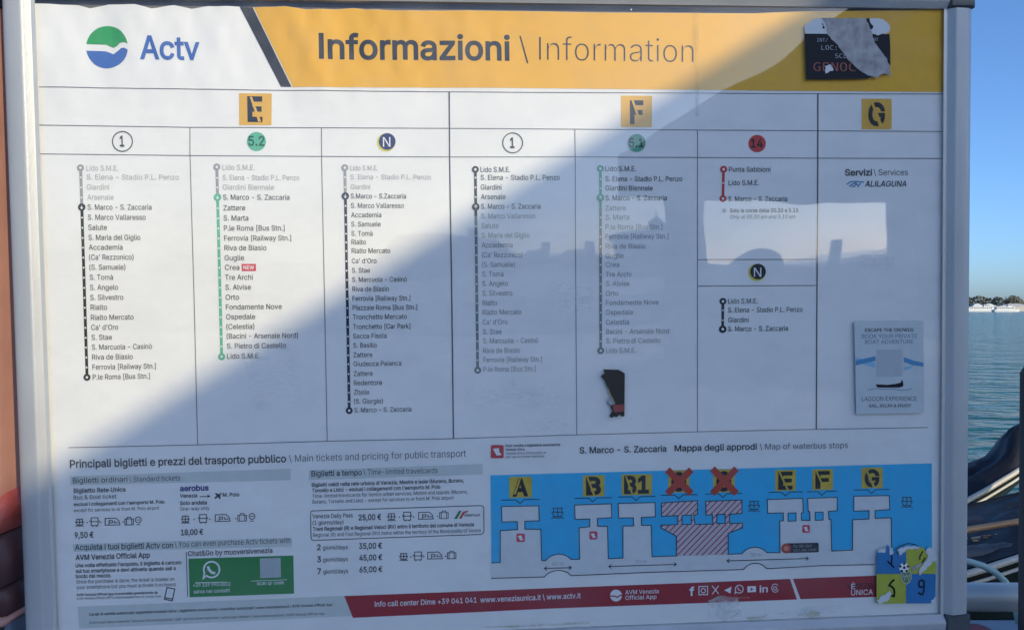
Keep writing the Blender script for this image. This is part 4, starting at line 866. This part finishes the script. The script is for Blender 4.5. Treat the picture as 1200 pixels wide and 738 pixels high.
# ---- buildings on the quay behind the viewer (seen in the clear sheet)
WIN = mat('dark_window_glass', (.03, .035, .04), .2); SHUT = mat('green_shutters', (.05, .10, .07), .6); TILER = mat('terracotta_roof', (.30, .13, .08), .85, noise_amt=.25, nscale=1.5, bump=.03, bscale=3)
def house(px0, px1, pyt, D, colr, label, floors=4):
    a = mir(px0, pyt, D); b_ = mir(px1, pyt, D); c = (a + b_) / 2; wd = abs((b_ - a).length); h = c.z - .5
    r = empty('quayside_building', (c.x, c.y, .5), (0, 0, R(4.7))); tag(r, label, 'building', 'quayside buildings behind the viewer')
    hw = wd / 2; wm = mat('stucco_' + label.split()[0], colr, .85, noise_amt=.15, nscale=.4); bm = bmesh.new(); box(bm, -hw, hw, -9, 0, 0, h - 1.2); from_bm('wall', bm, wm, r)
    bm = bmesh.new(); vs = [bm.verts.new(p) for p in ((-hw - .4, .4, h - 1.2), (hw + .4, .4, h - 1.2), (hw + .4, -9.4, h - 1.2), (-hw - .4, -9.4, h - 1.2), (-hw + 1, -4.5, h + .6), (hw - 1, -4.5, h + .6))]
    for f in ((0, 1, 5, 4), (1, 2, 5), (2, 3, 4, 5), (3, 0, 4), (3, 2, 1, 0)): bm.faces.new([vs[i] for i in f])
    rf = from_bm('roof', bm, TILER, r); bm = bmesh.new(); box(bm, hw * .3, hw * .3 + .7, -4.6, -3.8, h - .8, h + 1.2); from_bm('chimney', bm, wm, rf)
    nw = max(3, int(wd / 3)); fh = (h - 1.5) / floors
    for i in range(nw):
        for j in range(floors):
            x = -hw + wd * (i + .5) / nw; z = .9 + j * fh
            bm = bmesh.new(); box(bm, x - .45, x + .45, .003, .06, z, z + fh * .6); w_ = from_bm('window', bm, WIN, r)
            bm = bmesh.new(); box(bm, x - .95, x - .47, .003, .09, z, z + fh * .6); box(bm, x + .47, x + .95, .003, .09, z, z + fh * .6); from_bm('shutter', bm, SHUT, w_)
house(440, 606, 290, 52, (.42, .22, .15), 'ochre-red palace behind the viewer, leftmost in the reflection')
house(606, 659, 306, 56, (.45, .38, .28), 'cream narrow house in the reflection beside the church', 3)
house(662, 722, 309, 60, (.40, .28, .20), 'tan stuccoed house in the reflection between cream house and church', 3)
# domed church
cb = mir(780, 300, 62); ch = empty('domed_church', (cb.x, cb.y, .5)); tag(ch, 'stone church with round dome and lantern, mirrored in the board', 'church')
STONE = mat('church_stone', (.36, .35, .33), .8, noise_amt=.15, nscale=.6); LEAD = mat('lead_dome', (.20, .24, .27), .6, noise_amt=.15, nscale=1)
hh = cb.z - .5; bm = bmesh.new(); box(bm, -5.5, 6, -7, 6, 0, hh * .85); from_bm('nave', bm, STONE, ch)
lan = mir(768, 248, 62); hz = lan.z - .5; dx = lan.x - cb.x
def lathe(name, prof, m_, par, cx, cy, nn=28):
    bm = bmesh.new(); rr = [[bm.verts.new((cx + r * math.cos(2 * math.pi * k / nn), cy + r * math.sin(2 * math.pi * k / nn), z)) for k in range(nn)] for r, z in prof]
    for a, b2 in zip(rr, rr[1:]):
        for k in range(nn): bm.faces.new((a[k], a[(k + 1) % nn], b2[(k + 1) % nn], b2[k])).smooth = True
    return from_bm(name, bm, m_, par)
q = hz - hh * .85
lathe('drum', [(3.2, hh * .8), (3.2, hh * .85 + q * .25)], STONE, ch, dx, 0)
lathe('dome', [(3.3 * math.cos(R(a)) + .05, hh * .85 + q * .25 + q * .4 * math.sin(R(a))) for a in range(0, 86, 8)], LEAD, ch, dx, 0)
lathe('lantern', [(.8, hh * .85 + q * .6), (.8, hh * .85 + q * .8), (.6, hh * .85 + q * .84), (.15, hh * .85 + q * .95), (.03, hz + .4)], STONE, ch, dx, 0)

c2_ = mir(885, 312, 70); h2 = empty('domed_hall', (c2_.x, c2_.y, .5)); tag(h2, 'wide low domed stone hall seen mirrored to the right of the lantern church', 'church')
tp = mir(885, 276, 70).z - .5; rw = (mir(925, 312, 70) - c2_).length; zz = c2_.z - .5
bm = bmesh.new(); box(bm, -rw * 1.5, rw * 2.2, -8, 4, 0, zz - .2); from_bm('nave', bm, STONE, h2)
lathe('dome', [(rw * math.cos(R(a)) + .02, zz - .25 + (tp - zz) * math.sin(R(a))) for a in range(0, 89, 8)], LEAD, h2, 0, 0)

# ---- left of the board: terracotta wall, seam, red padded bench
TERR = mat('terracotta_painted_wall', (.52, .25, .175), .75, noise_amt=.10, nscale=18, bump=.0004, bscale=90)
wl = empty('cabin_wall', (-1.6, 1.345, 0)); tag(wl, 'terracotta painted cabin wall left of the board', 'wall')
def P3(x, y, Y): p = at(x, y, Y); return p
zt = P3(5, 7, 1.315).z; zb = P3(5, 569.5, 1.315).z; dz = .0
bm = bmesh.new(); box(bm, -1.2, .792, -.03, .03, zb - .02, zt, bev=.004); from_bm('wall_panel', bm, TERR, wl)
bm = bmesh.new(); box(bm, -1.2, .79, -.02, .05, zb - .30, zb - .019); from_bm('wall_base', bm, mat('dark_rubber', (.03, .028, .03), .6), wl)
bm = bmesh.new(); box(bm, -1.25, .795, -.05, .08, zt + .001, zt + .05); from_bm('wall_coping', bm, mat('dark_coping', (.05, .05, .055), .6), wl)
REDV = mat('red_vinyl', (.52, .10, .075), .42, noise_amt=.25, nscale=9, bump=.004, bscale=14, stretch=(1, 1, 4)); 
bn = empty('padded_bench', (-1.7, 1.38, 0)); tag(bn, 'red vinyl padded bench in half shade below the terracotta wall', 'bench')
z0 = P3(5, 574.5, 1.33).z; z1 = P3(5, 626, 1.3).z; z2 = P3(5, 690, 1.3).z; z3 = P3(5, 727, 1.3).z
def pad(name, prof, m_, x1=.90):
    bm = bmesh.new(); nx = 28; rows = []
    for i in range(nx + 1):
        x = -1.1 + (x1 + 1.1) * i / nx
        rows.append([bm.verts.new((x, y + .004 * noise.noise(Vector((x * 9, z * 30, 0))), z + .006 * noise.noise(Vector((x * 6, y * 8, 5))))) for (y, z) in prof])
    for a, b2 in zip(rows, rows[1:]):
        for k in range(len(prof) - 1): bm.faces.new((a[k], b2[k], b2[k + 1], a[k + 1]))
    bm.faces.new(rows[0]); bm.faces.new(rows[-1]); bmesh.ops.recalc_face_normals(bm, faces=bm.faces)
    return from_bm(name, bm, m_, bn, smooth=True)
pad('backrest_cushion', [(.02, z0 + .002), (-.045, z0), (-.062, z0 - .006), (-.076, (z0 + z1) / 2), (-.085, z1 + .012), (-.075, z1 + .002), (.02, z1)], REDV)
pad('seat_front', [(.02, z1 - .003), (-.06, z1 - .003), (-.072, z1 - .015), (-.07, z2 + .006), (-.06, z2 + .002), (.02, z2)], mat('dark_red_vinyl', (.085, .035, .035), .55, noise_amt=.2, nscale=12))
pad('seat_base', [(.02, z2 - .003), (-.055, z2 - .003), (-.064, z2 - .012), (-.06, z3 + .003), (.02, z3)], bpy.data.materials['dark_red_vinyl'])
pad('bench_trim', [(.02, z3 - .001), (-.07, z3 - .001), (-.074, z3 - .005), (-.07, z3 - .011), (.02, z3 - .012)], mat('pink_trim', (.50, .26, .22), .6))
bm = bmesh.new(); box(bm, -1.1, .9, -.05, .05, 0, z3 - .0125); from_bm('bench_plinth', bm, mat('blue_grey_plinth', (.12, .15, .21), .7, noise_amt=.1, nscale=10), bn)

# ---- right of the board
STEEL = mat('brushed_steel_tube', (.58, .60, .60), .38, metal=.25, noise_amt=.12, nscale=8, stretch=(.3, 1, 1))
rl = empty('pontoon_railing', (3.0, 2.55, 0)); tag(rl, 'thick steel tube railing along the pontoon edge below the gondolas', 'railing')
ra = P3(1165, 699, 2.55); bm = bmesh.new(); tube(bm, [(-2.6, 0, ra.z), (3.4, 0, ra.z)], .042, 20); from_bm('top_rail', bm, STEEL, rl)
bm = bmesh.new(); tube(bm, [(-2.6, 0, ra.z - .42), (3.4, 0, ra.z - .42)], .022, 14); from_bm('lower_rail', bm, STEEL, rl)
for xx in (-2.4, -.9, .45, 1.9, 3.3):
    bm = bmesh.new(); tube(bm, [(xx, 0, 0), (xx, 0, ra.z - .038)], .026, 14); from_bm('baluster', bm, STEEL, rl)
mp_ = at(1197.4, 430, 2.35); WOODP = mat('dark_weathered_timber', (.10, .058, .045), .85, noise_amt=.4, nscale=12, bump=.004, bscale=25, stretch=(1, 1, .15))
bm = bmesh.new(); tube(bm, [(0, 0, 0), (0, 0, mp_.z - .02), (0, 0, mp_.z)], [.11, .106, .095], 20); o = from_bm('timber_post', bm, WOODP); o.location = (mp_.x + .118, 2.35, 0)
tag(o, 'dark weathered timber post at the right edge of the pontoon', 'post')
# gondolas
GBLK = mat('gondola_black_paint', (.012, .013, .015), .22, noise_amt=.2, nscale=6); GTRIM = mat('gondola_pale_trim', (.62, .57, .46), .35, noise_amt=.15, nscale=20, stretch=(.2, 1, 1)); TARP = mat('navy_boat_cover', (.009, .010, .016), .55, noise_amt=.35, nscale=9, bump=.015, bscale=7)
TARPG = mat('grey_boat_cover', (.030, .032, .036), .6, noise_amt=.25, nscale=9, bump=.015, bscale=8); HULLG = mat('olive_black_hull', (.030, .034, .026), .18, noise_amt=.3, nscale=4); IRON = mat('polished_iron', (.55, .56, .57), .25, metal=.9); FORC = mat('walnut_oarlock', (.30, .18, .12), .4, noise_amt=.3, nscale=20)
HL = 5.4
def half0(s): return .70 * max(0, 1 - abs(s) ** 2.2) ** .8 + .035
def shz(s): return .45 + .9 * abs(s) ** 3.2
def kez(s): return shz(s) - .57 * (1 - abs(s) ** 4) - .03
def gondola(loc, label, cov, covh, rz=0, wf=1.0):
    half = lambda s: wf * half0(s)
    g = empty('gondola', loc, (0, 0, rz)); tag(g, label, 'gondola', 'gondolas moored behind the railing'); N = 60
    bm = bmesh.new(); rows = []
    for i in range(N + 1):
        s = -1 + 2 * i / N; x = s * HL; h, zs, zk = half(s), shz(s), kez(s); row = []
        for k in range(9):
            a = -1 + 2 * k / 8; yy = h * (math.copysign(min(1, abs(a) ** .55), a)); zz = zk + (zs - zk) * abs(a) ** 2.2
            row.append(bm.verts.new((x, yy, zz)))
        rows.append(row)
    for a, b2 in zip(rows, rows[1:]):
        for k in range(8): bm.faces.new((a[k], a[k + 1], b2[k + 1], b2[k])).smooth = True
    bm.faces.new(rows[0]); bm.faces.new(rows[-1]); bmesh.ops.recalc_face_normals(bm, faces=bm.faces); from_bm('hull', bm, HULLG, g)
    for sg in (-1, 1):
        for dz_, r_ in ((.004, .015), (-.042, .008)):
            bm = bmesh.new(); tube(bm, [(s * HL, sg * (half(s) + .006), shz(s) + dz_) for s in [-1 + 2 * i / N for i in range(N + 1)]], r_, 8); from_bm('gunwale' if dz_ > 0 else 'rubbing_strake', bm, GTRIM if sg < 0 else GBLK, g)
    bm = bmesh.new(); rows = []
    for i in range(N * 5 + 1):
        s = -.985 + 1.97 * i / (N * 5); row = []
        for k in range(13):
            a = -1 + k / 6; yy = half(s) * .93 * a; rg = (1 - a * a) ** .6
            z = shz(s) + .012 + covh(s) * rg + .03 * rg * noise.noise(Vector((s * 26, a * 3, loc[1]))) + .022 * rg * noise.noise(Vector((s * 70, a * 6, 3))) + .008 * rg * noise.noise(Vector((s * 190, a * 14, 8)))
            row.append(bm.verts.new((s * HL, yy, z)))
        rows.append(row)
    for a, b2 in zip(rows, rows[1:]):
        for k in range(12): bm.faces.new((a[k], a[k + 1], b2[k + 1], b2[k])).smooth = True
    from_bm('boat_cover', bm, cov, g)
    bm = bmesh.new(); z = shz(-1)          # the bow iron
    for k in range(6): box(bm, -HL - .14, -HL - .02, -.006, .006, z - .05 - k * .055, z - .02 - k * .055)
    tube(bm, [(-HL - .02, 0, z - .45), (-HL - .01, 0, z), (-HL - .05, 0, z + .16), (-HL - .16, 0, z + .24), (-HL - .22, 0, z + .16)], [.012, .018, .02, .02, .008], 8); from_bm('bow_iron', bm, IRON, g)
    bm = bmesh.new(); x = HL * .62; tube(bm, [(x, -.50, shz(.62)), (x + .03, -.52, shz(.62) + .14), (x - .03, -.54, shz(.62) + .24), (x + .05, -.5, shz(.62) + .34), (x - .02, -.52, shz(.62) + .43)], [.045, .03, .035, .025, .012], 10); from_bm('oarlock', bm, FORC, g)
    return g
bump_ = lambda s, c, w_, h: h * math.exp(-((s - c) / w_) ** 4)
A_ = at(1167, 557, 4.9)
gondola((A_.x - .925 * HL, 5.0, WZ + (A_.z - WZ - shz(.925))), 'gondola with high raised stern and navy cover, farther from the railing', TARP, lambda s: .05 + bump_(s, .962, .022, .13) + bump_(s, 0, .5, .25))
B_ = at(1167, 659, 3.50)
gb = gondola((B_.x - .71 * HL, 3.84, WZ + (B_.z - WZ - shz(.71))), 'low gondola under a grey cover, moored nearest the railing', TARPG, lambda s: .012 + bump_(s, 0, .35, .25), wf=.80)
# fittings on the low gondola: brass rail, folded grey tarp, small cleats
def gloc(px, py, Y): p = at(px, py, Y); q = gb.location; return Vector((p.x - q.x, p.y - q.y, p.z - q.z))
BRASS = mat('dull_brass', (.55, .42, .25), .35, metal=.6, noise_amt=.2, nscale=30); TG2 = mat('folded_grey_tarp', (.10, .105, .11), .55, noise_amt=.3, nscale=14, bump=.01, bscale=20)
bm = bmesh.new(); tube(bm, [gloc(1110, 634, 3.75), gloc(1150, 629, 3.76), gloc(1200, 621, 3.78), gloc(1230, 615, 3.8)], .006, 8); from_bm('brass_rail', bm, BRASS, gb)
bm = bmesh.new()
rows = []
for i in range(36):
    px = 1100 + i * 6; yy = 648 - (px - 1135) * .09; c = gloc(px, yy, 3.62); row = []
    for k in range(8):
        a = math.pi * k / 7; row.append(bm.verts.new((c.x, c.y - .05 * math.cos(a), c.z + (.030 + .010 * noise.noise(Vector((px * .06, k, 2)))) * math.sin(a))))
    rows.append(row)
for a, b2 in zip(rows, rows[1:]):
    for k in range(7): bm.faces.new((a[k], b2[k], b2[k + 1], a[k + 1])).smooth = True
from_bm('folded_tarp', bm, TG2, gb)
for px, py in ((1143, 630), (1156, 626.5), (1171, 625)):
    bm = bmesh.new(); c = gloc(px, py, 3.72); box(bm, c.x - .012, c.x + .012, c.y - .006, c.y + .006, c.z - .022, c.z - .008, bev=.003); tube(bm, [(c.x - .02, c.y, c.z - .004), (c.x + .02, c.y, c.z - .002)], .004, 6); from_bm('cleat', bm, FORC if px == 1156 else BRASS, gb)
o1, o2 = at(1120, 622.6, 3.62), at(1230, 605, 3.75); bm = bmesh.new(); dr = (o2 - o1)
tube(bm, [o1 - dr * 6, o1, o2, o2 + dr * 1.2], [.02, .014, .014, .012], 12)
for k in range(1): 
    e0 = o1 - dr * 6; 
    box(bm, e0.x - .9, e0.x + .02, e0.y - .012, e0.y + .012, e0.z - .07, e0.z + .07)
OARM = mat('oiled_ash_oar', (.48, .25, .10), .4, noise_amt=.2, nscale=15, stretch=(.2, 1, 1)); tag(from_bm('oar', bm, OARM), 'orange-brown wooden oar lying across the low gondola', 'oar')
hp = [at(x, y, 2.95) for x, y in ((1090, 652), (1118, 654), (1137, 658), (1152, 662.5), (1166, 670), (1178, 681), (1188, 700), (1194, 730))]
bm = bmesh.new(); tube(bm, hp, .0115, 12); tag(from_bm('mooring_hose', bm, mat('mint_green_rubber', (.42, .58, .52), .45, noise_amt=.08, nscale=20)), 'pale mint green hose arching behind the steel railing', 'hose')
# crate lid and red buoy just below the rail
cl = at(1167, 727.5, 3.09); ex = empty('storage_box', (cl.x, 2.95, 0)); tag(ex, 'pale blue grey storage box below the steel rail', 'box')
BX = mat('blue_grey_plastic', (.26, .31, .36), .45, noise_amt=.1, nscale=12); bm = bmesh.new(); box(bm, -.10, .22, -.12, .14, 0, cl.z - .03, bev=.008); from_bm('box_body', bm, mat('dark_grey_plastic', (.05, .055, .06), .5), ex)
bm = bmesh.new(); box(bm, -.115, .235, -.135, .155, cl.z - .028, cl.z, bev=.006); from_bm('box_lid', bm, BX, ex)
bz = at(1146, 737, 2.45); bm = bmesh.new(); bmesh.ops.create_uvsphere(bm, u_segments=24, v_segments=14, radius=.085)
for v in bm.verts: v.co.z *= 1.15
tube(bm, [(0, 0, -.13), (0, 0, -.08)], .02, 10)
o = from_bm('boat_fender', bm, mat('dull_red_fender', (.33, .09, .09), .45, noise_amt=.15, nscale=10), smooth=True); o.location = (bz.x - .03, 2.40, at(1146, 731, 2.4).z - .10); tag(o, 'dull red round boat fender hanging below the rail', 'fender')

# ---- far shore: low quay, wood, moored boats
SHORE = mat('pale_shore_wall', (.50, .46, .40), .85, noise_amt=.15, nscale=.1); GRASS = mat('far_ground', (.10, .12, .06), .9, noise_amt=.2, nscale=.05)
DS = 760.0
bm = bmesh.new(); box(bm, -900, 1500, DS, DS + 300, WZ - 1, WZ + 1.5); tag(from_bm('far_shore', bm, [GRASS]), kind='structure')
bm = bmesh.new(); box(bm, -900, 1500, DS - 1.5, DS - .1, WZ - 1, WZ + 2.6); tag(from_bm('embankment', bm, SHORE), kind='structure')
LEAF = mat('far_foliage', (.21, .22, .15), .9, noise_amt=.45, nscale=.10, col2=(.13, .115, .09)); 
vsl = []; fsl = []; rnd = random.Random(3)
x = -500.0
while x < 760:
    wdt = rnd.uniform(9, 19); ht = 14.5 + 2.8 * math.sin(x * .011) + rnd.uniform(-2.2, 2.4); yc = DS + 18 + rnd.uniform(0, 40)
    near = 380 < x < 520
    for k in range(420 if near else 45):
        a = rnd.uniform(0, 6.28); rr = rnd.random() ** .5; zf = rnd.random()
        rad = wdt * .62 * (1 - zf ** 3) ** .5 + .5
        c = Vector((x + rad * rr * math.cos(a), yc + rad * rr * math.sin(a) * .8, 1.5 + (ht - 1) * zf)); sz = rnd.uniform(.4, 1.0) * (1 if near else 3)
        n0 = Vector((rnd.gauss(0, 1), rnd.gauss(0, 1), rnd.gauss(0, 1))).normalized(); a1_ = n0.orthogonal().normalized(); b1_ = n0.cross(a1_); i0 = len(vsl)
        for q_ in range(5): t = q_ * 1.2566 + rnd.uniform(-.3, .3); vsl.append(c + (a1_ * math.cos(t) + b1_ * math.sin(t)) * sz)
        fsl.append(tuple(range(i0, i0 + 5)))
    x += wdt * .46
me = bpy.data.meshes.new('far_wood'); me.from_pydata(vsl, [], fsl); o = link('far_wood', me, LEAF); tag(o, 'dark wood lining the far shore beyond the water', 'wood', kind='stuff')
BWH = mat('boat_white_paint', (.72, .72, .70), .4, noise_amt=.06, nscale=1); BDK = mat('boat_dark_windows', (.05, .06, .08), .25); BRD = mat('boat_dull_roof', (.42, .43, .44), .6)
def ferry(px, D, ln, label, roofm, tents=False):
    c = at(px, 366, D); g = empty('passenger_boat', (c.x, D, WZ)); tag(g, label, 'boat', 'white passenger boats on the far water'); h = ln / 2
    bm = bmesh.new(); rows = []
    for s in [-1, -.9, -.6, 0, .6, .85, 1]:
        bb = 2.2 * (1 - max(0, s) ** 4 * .85); rows.append([bm.verts.new((s * h, -bb, 1.5 + .5 * max(0, s) ** 2)), bm.verts.new((s * h * .97, -bb * .8, -.2)), bm.verts.new((s * h * .97, bb * .8, -.2)), bm.verts.new((s * h, bb, 1.5 + .5 * max(0, s) ** 2))])
    for a, b2 in zip(rows, rows[1:]):
        for k in range(4): bm.faces.new((a[k], a[(k + 1) % 4], b2[(k + 1) % 4], b2[k]))
    bm.faces.new(rows[0]); bm.faces.new(rows[-1]); bmesh.ops.recalc_face_normals(bm, faces=bm.faces); from_bm('hull', bm, BWH, g)
    bm = bmesh.new(); box(bm, -h * .8, h * .55, -1.7, 1.7, 1.52, 3.5); cb_ = from_bm('cabin', bm, BWH, g)
    nw = int(ln / 2.2)
    for k in range(nw):
        x = -h * .76 + (h * 1.27) * k / nw; bm = bmesh.new(); box(bm, x, x + h * 1.27 / nw * .72, -1.74, -1.703, 2.2, 3.1); from_bm('window', bm, BDK, cb_)
    bm = bmesh.new(); box(bm, -h * .84, h * .6, -1.9, 1.9, 3.503, 3.72); from_bm('roof', bm, roofm, g)
    bm = bmesh.new(); box(bm, h * .1, h * .4, -1.1, 1.1, 3.723, 5.4); wh = from_bm('wheelhouse', bm, BWH, g); bm = bmesh.new(); box(bm, h * .12, h * .38, -1.14, -1.103, 4.3, 5.1); from_bm('window', bm, BDK, wh)
    bm = bmesh.new(); tube(bm, [(-h * .2, 0, 3.7), (-h * .2, 0, 6.6)], .09, 6); from_bm('mast', bm, BWH, g)
    return g
ferry(1150, 640, 30, 'white passenger boat with long window row, left of the pair on the far water', BRD); ferry(1179, 600, 19, 'smaller white passenger boat on the far water, right of the pair', BWH)
for px, wv, lb, m_ in ((1152, 11, 'white marquee with two low peaks on the far embankment', BWH), (1189, 16, 'long cream shed on the far embankment at the right', SHORE)):
    c = at(px, 357, DS + 6); g = empty('marquee' if px < 1160 else 'shore_shed', (c.x, DS + 6, WZ + 1.5)); tag(g, lb, 'tent' if px < 1160 else 'shed')
    bm = bmesh.new(); box(bm, -wv, wv, -2.5, 2.5, 0, 3.0); from_bm('wall', bm, m_, g)
    bm = bmesh.new()
    for cxx in ((-wv * .5, wv * .5) if px < 1160 else (0,)):
        hw = wv * .5 if px < 1160 else wv
        vs = [bm.verts.new(p) for p in ((cxx - hw, -2.8, 3.003), (cxx + hw, -2.8, 3.003), (cxx + hw, 2.8, 3.003), (cxx - hw, 2.8, 3.003), (cxx - hw * .3, 0, 5.4), (cxx + hw * .3, 0, 5.4))]
        for f in ((0, 1, 5, 4), (1, 2, 5), (2, 3, 4, 5), (3, 0, 4)): bm.faces.new([vs[i] for i in f])
    from_bm('roof', bm, m_ if px < 1160 else BRD, g)
